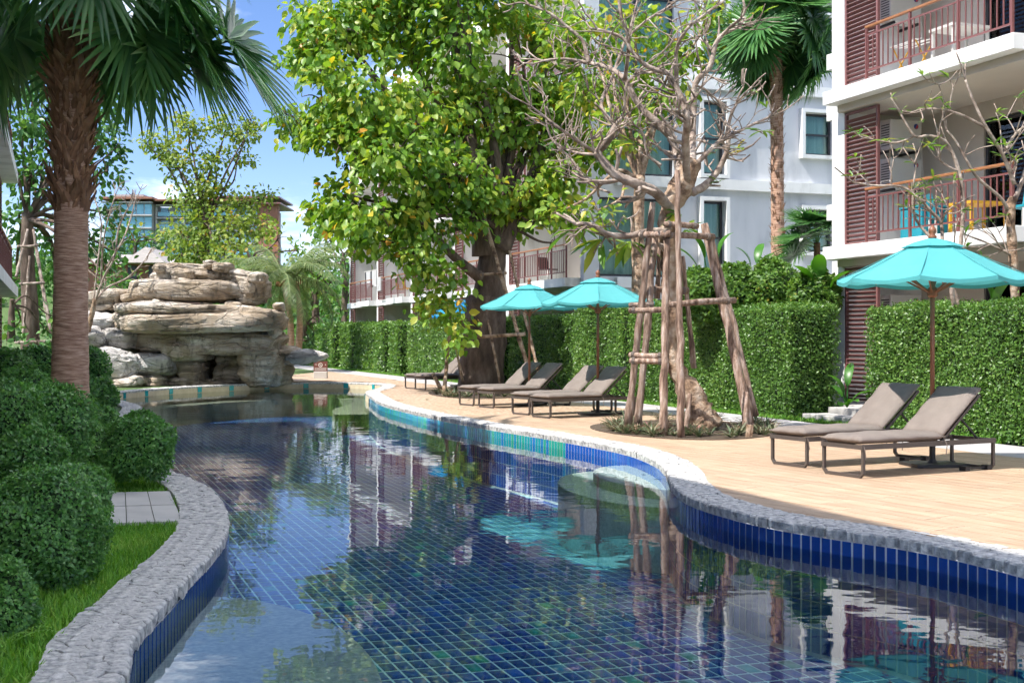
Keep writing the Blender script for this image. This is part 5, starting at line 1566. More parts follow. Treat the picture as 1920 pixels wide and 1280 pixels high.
# its gnarled foot
ft = MB(); limb(ft, [(-.85, 34.95, -.1), (-.84, 34.95, .9), (-.78, 34.98, 1.9), (-.7, 35, 2.6)], .66, .50, 18, 6, .10); ft.build("trunk_foot", M_BARK, big_tree, smooth=True)
tl = MB(); limb(tl, [P(905, 480, 35), P(895, 330, 35), P(875, 230, 35.3), P(850, 60, 35.6), P(835, -40, 35.8)], .30, .10, 10); limb(tl, [P(875, 230, 35.3), P(820, 190, 35), P(780, 140, 34.8)], .13, .05, 8); limb(tl, [P(940, 470, 35), P(985, 360, 35.4), P(1010, 300, 35.6), P(1030, 200, 36)], .26, .09, 9)
limb(tl, [P(900, 520, 34.6), P(850, 480, 34), P(800, 420, 33.4), P(770, 350, 33.2)], .17, .05, 8)
tl.build("main_limb", M_BARK, big_tree, smooth=True)
def pole_frame(name, label, poles, bars, mat=M_POLE):
    e = empty(name, poles[0][1]); tag(e, label, "tree support")
    for q, p, r_ in poles:
        q, p = Vector(q), Vector(p); m_ = MB(); L = (q-p).length; r_ = r_*.48
        pts = [p.lerp(q, k/14) + Vector((rng.normal(0, .010), rng.normal(0, .010), 0))*(0 < k < 14)*L*.22 for k in range(15)]
        m_.tube(pts, [r_*(1.1 - .25*k/14)*rng.uniform(.88, 1.14) for k in range(15)], 10, True, .10); m_.build("pole", mat, e, smooth=True)
    for q, p, r_ in bars:
        m_ = MB()
        for f_ in (.12, .88):                                # rope lashing
            c_ = Vector(p).lerp(Vector(q), f_); d_ = (Vector(q) - Vector(p)).normalized()
            for w_ in range(4): m_.tube([c_ + d_*(.012*w_ - .02), c_ + d_*(.012*w_ - .012)], r_*.92, 8)
        m_.build("lashing", M_TAUPE, e)
        m_ = MB(); q, p = Vector(q), Vector(p); r_ = r_*.75; m_.tube([p, p.lerp(q, .5) + Vector((0, 0, rng.normal(0, .01))), q], [r_*1.05, r_, r_*.9], 8, True, .05); m_.build("crossbar", mat, e, smooth=True)
    return e
pole_frame("tree_support", "dark stakes and crossbars propping the thick dark trunk",
           [(P(848, 560, 34.0), G(832, 742), .10), (P(885, 330, 34.6), P(990, 690, 33.4), .11), (P(955, 470, 34.2), P(1010, 700, 33.2), .09), (P(842, 590, 34.5), P(868, 715, 34.2), .07), (P(915, 600, 34.3), P(938, 720, 33.9), .07)],
           [(P(878, 632, 33.9), P(985, 626, 33.4), .06), (P(900, 515, 34.0), P(950, 512, 33.9), .05), (P(812, 700, 33.9), P(832, 740, 33.8), .07)], M_BARK3)
# ---- tree behind the tied plumeria
BT2 = [(1240, 110, 52, 0), (1300, 90, 46, 0), (1185, 170, 55, 1), (1120, 60, 60, 1), (1060, 70, 50, 1), (1250, 195, 48, 0), (1160, 250, 45, 0), (1095, 180, 45, 1), (1190, 40, 50, 0), (1120, 395, 26, -1), (1040, 400, 26, -1), (1330, 30, 36, 0)]
blob_tree("leafy_tree", "yellow green tree with a brown trunk behind the bare plumeria", P(1197, 700, 31.5), P(1200, 330, 31.8), BT2, 32.0, .20, 520, .21, M_BIGL, M_BARK3, seed=8, down=.5, tint_bias=.12, shell=.2)
# ---- dark tree at upper left behind the fan palm
BT3 = [(40, 230, 60, 0), (110, 260, 60, 1), (180, 250, 45, 0), (60, 330, 60, 0), (200, 320, 40, 0), (215, 280, 30, 0), (40, 420, 45, 1), (130, 420, 60, 2), (205, 400, 35, 1), (60, 190, 50, 1), (180, 200, 40, 0), (20, 300, 40, 0), (205, 470, 40, 2), (120, 500, 50, 4), (40, 520, 50, 4), (60, 600, 50, 4), (130, 600, 50, 4), (210, 525, 36, -2), (230, 550, 26, -3)]
blob_tree("leafy_tree", "dark green tree behind the fan palm at upper left", P(58, 690, 46), P(52, 400, 46), BT3, 46.0, .32, 240, .25, M_DARKL, M_BARK, seed=11, down=.4, shell=.15)
pole_frame("tree_support", "grey poles and crossbars propping the dark tree at left",
           [(P(52, 430, 44.5), P(30, 520, 44), .11), (P(56, 480, 44.5), P(42, 640, 44), .10), (P(62, 430, 44.5), P(92, 615, 44), .11), (P(70, 470, 44.4), P(96, 625, 43.6), .09)],
           [(P(32, 462, 44), P(72, 460, 44), .06), (P(36, 532, 43.9), P(84, 530, 43.9), .06), (P(28, 642, 43.5), P(100, 640, 43.5), .07)], M_BARK2)
# ---- airy light tree in the middle distance
BT4 = [(275, 270, 24, 0), (310, 280, 34, 0), (355, 250, 40, 0), (345, 225, 22, 0), (425, 235, 36, 0), (462, 255, 32, 0), (470, 225, 18, 0), (335, 315, 38, 0), (400, 300, 36, 0), (445, 300, 28, 1), (385, 345, 38, 0), (350, 370, 34, 0), (420, 370, 34, 0), (460, 385, 34, 1), (495, 370, 24, 1), (385, 420, 44, -1), (340, 440, 38, -1), (430, 430, 44, -1), (475, 425, 40, 0), (370, 475, 44, -2), (420, 475, 48, -2), (340, 480, 28, -2)]
blob_tree("leafy_tree", "airy pale green tree above the rock waterfall", P(388, 620, 66), P(385, 420, 66), BT4, 66.0, .34, 260, .24, M_LIGHTL, M_BARK, seed=14, down=.4, shell=.1, thin=.12)
# ---- background trees
def back_tree(label, x, y0, Y, blobs, mat, leaf, dens, seed, r0=.25, bias=0.):
    return blob_tree("background_tree", label, P(x, 640, Y), P(x + 4, y0, Y), blobs, Y, r0, dens*3.2, leaf*.85, mat, M_BARK, seed=seed, group="trees behind the rock and coconut palms", shell=.1, tint_bias=bias)
back_tree("dense mid green tree behind the coconut palms' trunks", 590, 520, 74, [(580, 480, 44, 0), (620, 450, 44, 0), (570, 540, 44, 0), (620, 530, 48, 0), (590, 590, 44, 0), (640, 590, 40, 0), (545, 600, 34, 0)], M_MIDL, .42, 13, 31)
back_tree("bright green tree beside the far end of the long block", 645, 520, 80, [(650, 440, 38, 0), (640, 490, 44, 0), (655, 550, 40, 0), (630, 420, 30, 0), (660, 600, 36, 0), (610, 410, 30, 4)], M_DARKL, .42, 14, 32, bias=.15)
back_tree("yellow flecked bush tree right above the rock's summit", 470, 500, 62, [(440, 470, 40, 0), (490, 470, 40, 0), (520, 450, 34, 0), (470, 510, 40, 0), (520, 510, 40, 0), (555, 470, 30, 0), (500, 540, 36, 0), (545, 540, 30, 0)], M_LIGHTL, .34, 15, 33, bias=-.12)
back_tree("green bush tree left of the rock's summit", 280, 540, 60, [(262, 535, 28, 0), (230, 525, 30, 0), (290, 545, 24, 0), (250, 560, 30, 0), (200, 540, 36, 0), (310, 500, 16, 3)], M_MIDL, .32, 17, 34, bias=.05)
back_tree("pale grey green tree below the distant hotel", 250, 450, 120, [(225, 430, 26, 0), (262, 440, 26, 0), (245, 460, 28, 0), (300, 455, 20, 0), (330, 450, 26, 0), (210, 465, 22, 0)], M_MIDL, .6, 9, 35)
back_tree("low green tree between the rock and the far hedge", 570, 600, 58, [(560, 600, 24, 0), (590, 620, 24, 0), (575, 640, 22, 0), (600, 600, 20, 2)], M_DARKL, .3, 17, 36, .12, .1)
back_tree("dark bush tree left of the fan palm behind the low shrubs", 20, 560, 40, [(20, 620, 40, 0), (70, 640, 36, 0), (110, 640, 34, 2), (140, 590, 34, 3)], M_DARKL, .26, 30, 37, .12)

# ---- plumeria trees
def plumeria(name, label, trunk, limbs, Y, seed, tip_fork=True, leafy=(), thick=.60, fork_p=1.25, dz=.9):
    """trunk / limbs: lists of pixel points with radii in pixels"""
    e = empty(name, trunk[0][0] if isinstance(trunk[0][0], Vector) else P(*trunk[0][0], Y)); tag(e, label, "tree")
    rs = random.Random(seed); k = Y/F; tips = []
    tr_ = MB()
    pts = [P(x, y, Y + d) for (x, y), r_, d in trunk]; q = smooth_path(pts, 4); m = len(q); rad = []
    for i in range(m):
        f = i/(m-1)*(len(trunk)-1); j = min(int(f), len(trunk)-2); t = f - j
        rad.append((trunk[j][1]*(1-t) + trunk[j+1][1]*t)*k*.74*rs.uniform(.88, 1.15))
    tr_.tube(q, rad, 16, True, .16); tr_.build("trunk", M_BARK3, e, smooth=True)
    br = MB()
    def fork(p, d, L, r_, lev):
        if lev == 0 or L < .09:
            tips.append((p, d)); return
        nk = 2 if rs.random() < .75 else 3
        for i in range(nk):
            nd = (d + Vector((rs.gauss(0, .62), rs.gauss(0, .45), rs.gauss(.18, .4)))).normalized(); l = L*rs.uniform(.7, 1.25)
            mid = p + nd*l*.5 + Vector((rs.gauss(0, .02), rs.gauss(0, .02), rs.gauss(.0, .02)))
            e_ = p + nd*l + Vector((0, 0, .05*l)); rr = r_*.78
            br.tube(smooth_path([p, mid, e_], 3), [r_*(1-.25*t/6) for t in range(7)], 6)
            fork(e_, (e_ - mid).normalized(), L*.78, rr, lev-1)
    for pix, r0, r1, lev in limbs:
        d0 = rs.uniform(-dz, dz); n = len(pix)
        pts = [P(x, y, Y + d0*min(1, i/2)) for i, (x, y) in enumerate(pix)]
        q = smooth_path(pts, 5); m = len(q)
        br.tube(q, [(r0 + (r1-r0)*(i/(m-1)))*k*thick*rs.uniform(.92, 1.1) for i in range(m)], 9)
        d = (q[-1] - q[-3]).normalized(); fork(q[-1], d, .34, r1*k*thick*.85, lev)
        for i in range(3, m-2, 2):
            if rs.random() < fork_p*.55:
                dd = (q[i+1]-q[i-1]).normalized(); s_ = dd.cross(Vector((0, 1, 0))).normalized()*rs.choice((-1, 1)); s_ = (s_ + Vector((0, rs.gauss(0, .4), .45)) + dd*.5).normalized()
                fork(q[i], s_, rs.uniform(.25, .42), max(.011, (r0 + (r1-r0)*(i/(m-1)))*k*thick*.4), rs.choice((1, 2, 2)))
    br.build("branches", M_BARK2, e, smooth=True)
    Ps, Ax, Nr, Sz = [], [], [], []
    def cluster(p, n, L, droop):
        for i in range(n):
            az = rs.uniform(0, 6.28); el = rs.uniform(-.2, .9) - droop
            a = Vector((math.cos(az)*math.cos(el), math.sin(az)*math.cos(el), math.sin(el)))
            Ps.append(tuple(p)); Ax.append(tuple(a)); Nr.append((rs.gauss(0, .2), rs.gauss(0, .2), 1)); Sz.append(L*rs.uniform(.7, 1.15))
    for p, d in tips:
        if rs.random() < leafy[0]: cluster(p, rs.randint(2, 5), leafy[1], .0)
    for x, y, n, L, dr in leafy[2]: cluster(P(x, y, Y + rs.uniform(-.3, .3)), n, L, dr)
    if Ps: inst("crown", leaves("crown", Ps, Ax, Nr, Sz, M_PLUML, LEAF_LONG), e)["kind"] = "stuff"
    return e
TRK = [((1330, 806), 40, 0), ((1312, 775), 34, 0), ((1298, 742), 28, 0), ((1272, 700), 23, .05), ((1255, 654), 22, .1), ((1259, 591), 19, .1), ((1254, 538), 19, .1), ((1253, 485), 20, .1), ((1252, 433), 22, .1), ((1258, 388), 25, .1), ((1280, 345), 28, .1), ((1300, 300), 26, .1)]
LIM = [([(1258, 395), (1229, 361), (1190, 344), (1154, 328), (1131, 302), (1117, 285)], 17, 12, 0),
       ([(1117, 287), (1134, 272), (1149, 249), (1153, 233)], 12, 8, 0),
       ([(1153, 236), (1127, 197), (1147, 148), (1170, 82), (1183, 49), (1198, -10)], 7, 3.2, 2),
       ([(1153, 236), (1170, 210), (1173, 164), (1190, 140), (1215, 118)], 5, 3, 2),
       ([(1120, 288), (1085, 266), (1055, 245), (1026, 223), (996, 200)], 6, 3.4, 2),
       ([(1117, 290), (1075, 285), (1039, 266), (1026, 238), (1024, 210)], 4.5, 3, 2),
       ([(1144, 361), (1104, 344), (1071, 298), (1045, 275)], 4, 3, 2),
       ([(1280, 345), (1270, 300), (1265, 269), (1239, 236), (1209, 210), (1186, 177), (1170, 144)], 15, 10, 0),
       ([(1172, 148), (1144, 128), (1101, 118), (1058, 111), (1020, 114)], 8, 4, 2),
       ([(1104, 118), (1100, 100), (1091, 75), (1065, 52), (1032, 26), (993, 10)], 7, 4, 2),
       ([(1172, 148), (1178, 98), (1177, 66), (1163, 26), (1160, -20)], 7, 4, 2),
       ([(1180, 66), (1216, 36), (1249, 16), (1278, -6)], 4.5, 3, 2),
       ([(1288, 340), (1285, 269), (1288, 230), (1282, 197), (1268, 164), (1252, 138), (1229, 131), (1209, 121), (1186, 98), (1165, 70), (1120, 55)], 13, 4, 2),
       ([(1298, 310), (1298, 272), (1300, 213), (1304, 157), (1331, 125), (1341, 85), (1354, 66)], 12, 7, 2),
       ([(1354, 68), (1370, 50), (1390, 34)], 4, 3, 1),
       ([(1270, 170), (1268, 98), (1285, 59), (1314, 33), (1345, 10)], 7, 3.4, 2),
       ([(1308, 305), (1334, 279), (1354, 262), (1386, 246), (1419, 230), (1448, 218)], 8, 3.5, 2),
       ([(1300, 360), (1322, 348), (1347, 318), (1364, 279), (1367, 230), (1380, 195)], 14, 4, 2),
       ([(1304, 160), (1325, 170), (1350, 195), (1360, 225)], 4, 3, 2),
       ([(1252, 436), (1221, 433), (1174, 443), (1135, 437), (1112, 422), (1080, 420)], 12, 6, 1),
       ([(1230, 205), (1245, 225), (1262, 250), (1272, 290)], 4, 5, 1),
       ([(1240, 310), (1215, 290), (1205, 250), (1190, 235)], 5, 3, 2)]
plumeria("plumeria_tree", "bare plumeria with gnarled trunk held by tied poles", TRK, LIM, 20.6, 5, leafy=(.05, .24, [(1080, 425, 8, .62, .7), (1128, 448, 8, .6, .8), (1182, 452, 9, .6, .8), (1190, 270, 8, .4, .2), (1140, 400, 6, .35, .3), (1270, 400, 8, .35, .3), (1430, 245, 6, .3, .3), (1290, 430, 7, .3, .2)]))
pz_ = 20.35
pole_frame("tree_support", "tied stripped poles and crossbars holding up the bare plumeria",
    [(P(1224, 380, 20.2), P(1178, 797, 20.0), .115), (P(1228, 440, 20.5), P(1196, 800, 20.3), .125), (P(1250, 440, 19.7), P(1243, 818, 19.4), .125), (P(1270, 320, 19.3), P(1278, 822, 19.0), .105), (P(1264, 360, 21.2), P(1262, 700, 21.3), .11), (P(1280, 480, 21.4), P(1301, 690, 21.6), .09), (P(1320, 420, 20.3), P(1411, 812, 19.9), .145), (P(1334, 440, 20.8), P(1418, 780, 20.6), .09), (P(1294, 738, 19.6), P(1286, 805, 19.5), .085), (P(1399, 735, 19.8), P(1396, 800, 19.7), .10), (P(1238, 440, 21.2), P(1232, 560, 21.2), .09)],
    [(P(1180, 582, 19.9), P(1257, 580, 19.6), .06), (P(1179, 573, 20.4), P(1226, 571, 20.4), .06), (P(1256, 571, 19.5), P(1378, 563, 20.0), .065), (P(1180, 665, 19.9), P(1246, 667, 19.6), .06), (P(1181, 676, 19.85), P(1247, 678, 19.55), .06), (P(1243, 441, 19.6), P(1338, 444, 20.2), .065), (P(1246, 420, 19.6), P(1308, 424, 19.9), .06), (P(1216, 543, 20.6), P(1290, 545, 20.9), .07), (P(1200, 440, 20.0), P(1256, 438, 19.6), .07)])
# small cut stakes at the foot
for k, (x, y, h) in enumerate(((1193, 806, 18), (1233, 806, 20), (1252, 800, 18), (1404, 812, 24))):
    m_ = MB(); b = G(x, y + 8); m_.tube([b, b + Vector((.02, 0, h*b.y/F))], [.055, .05], 8, True, .06)
    tag(m_.build("stake", M_BARK3, smooth=False), ("leftmost", "second from left", "third from left", "rightmost")[k] + " of the short cut stakes at the foot of the tied poles", "stake", "cut stakes at the tied poles")
# plumeria in front of the near block
TR2 = [((1904, 590), 11, 0), ((1902, 520), 11, 0), ((1898, 460), 11, 0), ((1893, 400), 12, 0), ((1900, 370), 10, 0)]
LM2 = [([(1893, 400), (1875, 370), (1830, 330), (1795, 270), (1775, 245)], 6, 3.5, 1), ([(1900, 380), (1920, 330), (1935, 270)], 8, 5, 1),
       ([(1902, 345), (1880, 290), (1850, 240), (1825, 190), (1810, 150)], 7, 3.5, 1), ([(1850, 240), (1800, 215), (1760, 205), (1725, 205)], 5, 3, 1),
       ([(1800, 600), (1785, 545), (1800, 470), (1805, 360), (1780, 275), (1745, 255), (1715, 255), (1690, 215)], 8, 3.5, 1),
       ([(1805, 600), (1770, 470), (1765, 420), (1745, 395), (1720, 370), (1690, 350), (1640, 348), (1600, 342)], 6, 3, 1),
       ([(1775, 470), (1740, 440), (1715, 405), (1712, 360), (1718, 310)], 5, 3, 1), ([(1765, 420), (1772, 400), (1790, 385)], 4, 3, 1),
       ([(1898, 480), (1880, 470), (1850, 455), (1810, 440)], 4, 2.5, 0), ([(1715, 255), (1680, 268), (1640, 262)], 3.6, 2.6, 1), ([(1880, 290), (1905, 250), (1935, 230)], 5, 3, 1)]
plumeria("plumeria_tree", "slender bare plumeria before the near block's balcony", TR2, LM2, 19.6, 9, leafy=(.55, .20, [(1655, 262, 4, .22, 0), (1600, 330, 5, .2, 0)]), dz=.25, fork_p=.45)
# bare plumeria left, beside the rock
plumeria("plumeria_tree", "bare grey plumeria between fan palm and rock", [((150, 650), 7, 0), ((165, 620), 6, 0), ((172, 590), 6, 0), ((178, 560), 5, 0)],
         [([(178, 565), (195, 520), (215, 480), (222, 430), (240, 390)], 4, 2, 2), ([(178, 565), (200, 540), (240, 520), (270, 490)], 4, 2, 2), ([(190, 530), (192, 470), (200, 420), (215, 370)], 3.4, 1.8, 2), ([(200, 500), (230, 450), (245, 410), (255, 370)], 3, 1.8, 2), ([(172, 590), (185, 480), (190, 420), (180, 380)], 3, 1.8, 2)], 40.0, 15, leafy=(.05, .3, []), fork_p=.9)

# ================================================================== PALMS
def fan_mesh(seed, Rr=1.2, stalk=1.1, pitch=35, nseg=46, droop=.55, span=300):
    rs = np.random.default_rng(seed); V, T, Fq = [], [], []
    # petiole
    pts = []; p = np.array((0., 0, 0)); a = 0.
    for i in range(6):
        pts.append(p.copy()); p = p + np.array((0, math.cos(a), math.sin(a)))*stalk/5; a -= .06
    w = .022
    for i, q in enumerate(pts):
        ww = w*(1.25 - .5*i/5); V += [q + (ww, 0, 0), q + (0, 0, ww*.6), q - (ww, 0, 0), q - (0, 0, ww*.6)]; T += [.75]*4
    for i in range(5):
        for k in range(4): k2 = (k+1) % 4; Fq.append((4*i+k, 4*i+k2, 4*i+4+k2, 4*i+4+k))
    C = pts[-1]; pa = a - R(pitch); f = np.array((0, math.cos(pa), math.sin(pa))); up = np.array((0, -math.sin(pa), math.cos(pa))); sx = np.array((1., 0, 0))
    for s in range(nseg):
        th = R(-span/2 + span*(s + rs.uniform(-.25, .25))/(nseg-1)); d = f*math.cos(th) + sx*math.sin(th)
        # fan blades dish upwards a little at the sides
        d = d + up*(.16*abs(math.sin(th)) + rs.normal(0, .03)); d /= np.linalg.norm(d)
        L = Rr*(.82 + .18*math.cos(th*.6))*rs.uniform(.92, 1.05); wd = np.cross(d, up); wd /= np.linalg.norm(wd)
        o_ = len(V); tb = np.clip(rs.beta(2, 2.4), 0, 1); q = C.copy(); g = np.zeros(3); n = 6
        for i in range(n+1):
            u = i/n; half = (.006 + .052*min(1, u/.42))*Rr*(1 if u < .42 else max(0, 1 - (u-.42)/.58)**.7*.62) + .0015
            V += [q + wd*half, q - up*(half*.45), q - wd*half]; T += [min(1, tb*(.75 + .3*u) + (.15 if u > .85 else 0))]*3
            g = g + np.array((0, 0, -1.))*droop*(max(0, u-.35)**1.5)*.42; dd = d + g; dd /= np.linalg.norm(dd); q = q + dd*L/n
        for i in range(n): Fq += [(o_+3*i, o_+3*i+1, o_+3*i+4, o_+3*i+3), (o_+3*i+1, o_+3*i+2, o_+3*i+5, o_+3*i+4)]
    return raw_mesh("frond", np.array(V), Fq, M_PALML, T)
def fan_palm(name, label, base, top, r_px, fronds, meshes, boots_from, Y, scale=1.0, boot_n=90, boot_len=.26, seed=1, lower_mat=M_PALMT):
    e = empty(name, base); tag(e, label, "palm"); B, Tp = Vector(base), Vector(top); H = (Tp - B).length
    rs = random.Random(seed); m_ = MB(); n = 60; pts, rad = [], []
    for i in range(n+1):
        u = i/n; pts.append(B.lerp(Tp, u)); f = u*(len(r_px)-1); j = min(int(f), len(r_px)-2)
        r_ = (r_px[j]*(1-(f-j)) + r_px[j+1]*(f-j))*Y/F; rad.append(r_*(1 + (.018 if i % 2 else -.012)))
    m_.tube(pts, rad, 20, True, .012); m_.build("trunk", lower_mat, e, smooth=True)
    # old leaf bases
    bmes = []
    for vv in range(4):
        bt = MB(); L = boot_len*rs.uniform(.8, 1.3); w = .06*scale
        for sd in (-1, 1):                                   # a split stub: two curling prongs on one wide base
            pts_ = [(0.3*sd*w, .0, 0), (sd*w*.55, .05, L*.35), (sd*w*(.8 + .3*rs.random()), .10 + .03*rs.random(), L*.75), (sd*w*(1.0 + .6*rs.random()), .15 + .06*rs.random(), L*(1.0 + .25*rs.random()))]
            o_ = len(bt.v)
            for q_, (x, y, z) in enumerate(pts_):
                ww = w*(.85, .62, .40, .14)[q_]; tt = .028*scale*(1.2, 1, .7, .35)[q_]
                bt.v += [(x - ww, y, z), (x, y + tt, z), (x + ww, y, z), (x, y - tt*.6, z)]
            for q_ in range(3):
                for k_ in range(4): k2 = (k_+1) % 4; bt.f.append((o_+4*q_+k_, o_+4*q_+k2, o_+4*q_+4+k2, o_+4*q_+4+k_))
            bt.f.append((o_+12, o_+13, o_+14, o_+15))
        bmes.append(bt.mesh("leaf_base", M_BOOT))
    for k in range(boot_n):
        u = boots_from + (1.0 - boots_from)*(k + .5)/boot_n; az = k*2.39996 + rs.uniform(-.25, .25); i = int(u*n); r_ = rad[i]
        p = B.lerp(Tp, u); s_ = rs.uniform(.75, 1.25)*(scale)
        inst("leaf_base", bmes[k % 4], e, (p.x - math.sin(az)*r_*.86, p.y + math.cos(az)*r_*.86, p.z), (rs.uniform(-.1, .2), rs.uniform(-.4, .4), az), (s_, s_*.62, s_*rs.uniform(.7, 1.15)))
    for k, (az, el, roll, mi, sc) in enumerate(fronds):
        # local +y -> azimuth az (deg, from +x), elevation el
        M_ = Matrix.Rotation(R(az - 90), 3, 'Z') @ Matrix.Rotation(R(el), 3, 'X') @ Matrix.Rotation(R(roll), 3, 'Y')
        o = inst("frond", meshes[mi % len(meshes)], e, Tp + Vector((0, 0, -.25 + .25*(el + 40)/110)), M_.to_euler(), (sc,)*3)
    return e
FM = [fan_mesh(5, 1.25, 1.65, 48, droop=.85), fan_mesh(6, 1.3, 1.9, 62, droop=.95), fan_mesh(1, 1.25, 1.15, 25, droop=.5), fan_mesh(2, 1.25, 1.0, 50, droop=.7), fan_mesh(3, 1.3, 1.2, 70, droop=.9), fan_mesh(4, 1.2, .9, 12, droop=.4), fan_mesh(7, 1.3, 1.65, 28, droop=.8), fan_mesh(8, 1.35, 1.9, 14, droop=.8)]
rs = random.Random(4)
LFR = [(-6, -40, 0, 6, 1.2), (3, -20, 12, 7, 1.45), (-10, -26, -10, 7, 1.3), (30, -26, 0, 7, 1.2), (-34, -34, 8, 6, 1.1), (-20, -6, 0, 0, 1.15),
       (-62, -10, 0, 0, 1.1), (-92, -6, 6, 3, 1.2), (-78, 8, 0, 0, 1.1), (-118, -12, 0, 0, 1.1), (-150, -36, 0, 6, 1.15), (-165, -18, 0, 7, 1.15), (178, -42, 0, 6, 1.15), (172, -8, 0, 0, 1.15), (150, -28, 0, 6, 1.1), (-135, 5, 0, 1, 1.1),
       (100, -35, 0, 6, 1.1), (65, -38, 0, 6, 1.1), (125, -20, 0, 7, 1.1), (45, -10, 0, 0, 1.1), (-45, 14, 0, 1, 1.1), (-5, 18, 0, 1, 1.1), (-170, 16, 0, 1, 1.1)]
LFR += [(rs.uniform(0, 360), rs.uniform(25, 50), rs.uniform(-20, 20), rs.choice((2, 5, 3)), rs.uniform(.6, .75)) for _ in range(12)]
fan_palm("fan_palm", "tall fan palm with ringed trunk and shaggy leaf bases at left", Vector((-7.12, 20.6, -.05)), P(138, -100, 20.6), [38, 34, 31.5, 30.5, 30.5, 33, 35, 34, 32], LFR, FM, .45, 20.6, 1.3, 300, .20, 2)
RFR = [(rs.uniform(0, 360), rs.uniform(-45, 20), rs.uniform(-15, 15), rs.choice((3, 3, 4, 2)), rs.uniform(.85, 1.1)) for _ in range(22)]
RFR += [(rs.uniform(0, 360), rs.uniform(20, 80), rs.uniform(-15, 15), rs.choice((2, 5)), rs.uniform(.8, 1.0)) for _ in range(16)]
fan_palm("fan_palm", "slim fan palm against the grey end wall", P(1460, 660, 32.5), P(1455, 50, 32.5), [14, 13, 12.5, 12, 12, 11, 10], RFR, FM, .12, 32.5, .7, 230, .22, 5, M_PALMT)
SFR = [(rs.uniform(0, 360), rs.uniform(-20, 70), rs.uniform(-15, 15), rs.choice((2, 5, 3)), rs.uniform(.45, .6)) for _ in range(14)]
fan_palm("fan_palm", "small fan palm tucked behind the near block's white corner", P(1532, 640, 28), P(1532, 455, 28), [7, 6, 6], SFR, FM, .3, 28, .4, 30, .15, 6, M_BOOT)
def pinnate_mesh(seed, L=2.6, n=40, arch=1.5, leaf=.55):
    rs = np.random.default_rng(seed); V, T, Fq = [], [], []
    pts, dirs = [], []; p = np.zeros(3); a = .55
    for i in range(n+1):
        pts.append(p.copy()); d = np.array((0, math.cos(a), math.sin(a))); dirs.append(d); p = p + d*L/n; a -= arch/n
    for i, q in enumerate(pts):
        w = .03*(1 - .8*i/n); V += [q + (w, 0, 0), q + (0, 0, w), q - (w, 0, 0)]; T += [.9]*3
    for i in range(n): Fq += [(3*i, 3*i+1, 3*i+4, 3*i+3), (3*i+1, 3*i+2, 3*i+5, 3*i+4)]
    for i in range(5, n+1):
        u = i/n; ll = leaf*math.sin(math.pi*min(1, .18 + .78*u))**.7
        for s in (-1, 1):
            d = dirs[i]; o_ = len(V); q = pts[i].copy(); dd = np.array((s*.9, 0, 0)) + d*.55 + np.array((0, 0, .1)) + rs.normal(0, .07, 3); tb = rs.beta(2, 2)
            for j in range(4):
                ww = .022*(1 - j/3)**.7 + .001; V += [q + d*ww, q - d*ww]; T += [tb]*2
                dd = dd + np.array((0, 0, -.42)); q = q + dd/np.linalg.norm(dd)*ll/3
            for j in range(3): Fq.append((o_+2*j, o_+2*j+1, o_+2*j+3, o_+2*j+2))
    return raw_mesh("frond", np.array(V), Fq, M_COCOL, T)
PM = [pinnate_mesh(1), pinnate_mesh(2, 2.4, 38, 1.9, .5), pinnate_mesh(3, 2.7, 40, 1.1, .55)]
def coco(label, base, top, seed, n=15, sc=1.0, group="coconut palms by the rock"):
    e = empty("coconut_palm", base); tag(e, label, "palm", group); rs_ = random.Random(seed); B, Tp = Vector(base), Vector(top)
    m_ = MB(); q = smooth_path([B, B.lerp(Tp, .5) + Vector((.12, 0, 0)), Tp], 10); m_.tube(q, [.155 - .06*i/(len(q)-1) + (.012 if i % 2 else 0) for i in range(len(q))], 12, True, .04); m_.build("trunk", M_PALMT, e, smooth=True)
    nut = MB()
    for k in range(6):
        t = k*1.05; c = Tp + Vector((.22*math.cos(t), .22*math.sin(t), -.18)); nut.lathe([(.02, -.12), (.10, -.06), (.11, .02), (.06, .1), (.01, .12)], 8, c)
    nut.build("coconuts", M_HANDR, e, smooth=True)
    for k in range(n):
        az = k*2.39996 + rs_.uniform(-.2, .2); el = rs_.uniform(-.75, .75)
        M_ = Matrix.Rotation(az, 3, 'Z') @ Matrix.Rotation(el, 3, 'X'); s_ = sc*rs_.uniform(.85, 1.1)
        inst("frond", PM[k % 3], e, Tp, M_.to_euler(), (s_,)*3)
    return e
coco("left of the two coconut palms beside the rock", P(546, 655, 56), P(530, 525, 56), 3, 17, 1.3)
coco("right of the two coconut palms, straight trunk", P(560, 655, 56.6), P(554, 520, 56.6), 4, 17, 1.3)
coco("coconut palm crown below the airy tree", P(385, 640, 80), P(372, 455, 80), 5, 13, 1.1, None)

# a few fallen leaves
fl_me = leaves("fallen_leaf", [(0, -.04, 0)], [(0, 1, 0)], [(0, 0, 1)], [.085], M_ROSE, LEAF_ROUND, [.65])
for k in range(14):
    t = rng.uniform(0, 6.28); r_ = rng.uniform(.1, .9)
    o = inst("fallen_leaf", fl_me, None, (1.62 + .5*r_*math.cos(t), 15.7 + 1.2*r_*math.sin(t), WATER - .006), (0, 0, rng.uniform(0, 6.28)), [rng.uniform(.5, 1.0)]*3)
    tag(o, "small dry leaf lying on the round step beside the coping", "leaf", "dry leaves on the round step")
for k in range(12):
    o = inst("fallen_leaf", fl_me, None, (rng.uniform(-3.2, .6), rng.uniform(29.5, 35), .014), (rng.uniform(-.2, .2), 0, rng.uniform(0, 6.28)), [rng.uniform(.8, 1.5)]*3)
    tag(o, "dry leaf on the deck near the thick trunk", "leaf", "dry leaves near the thick trunk")

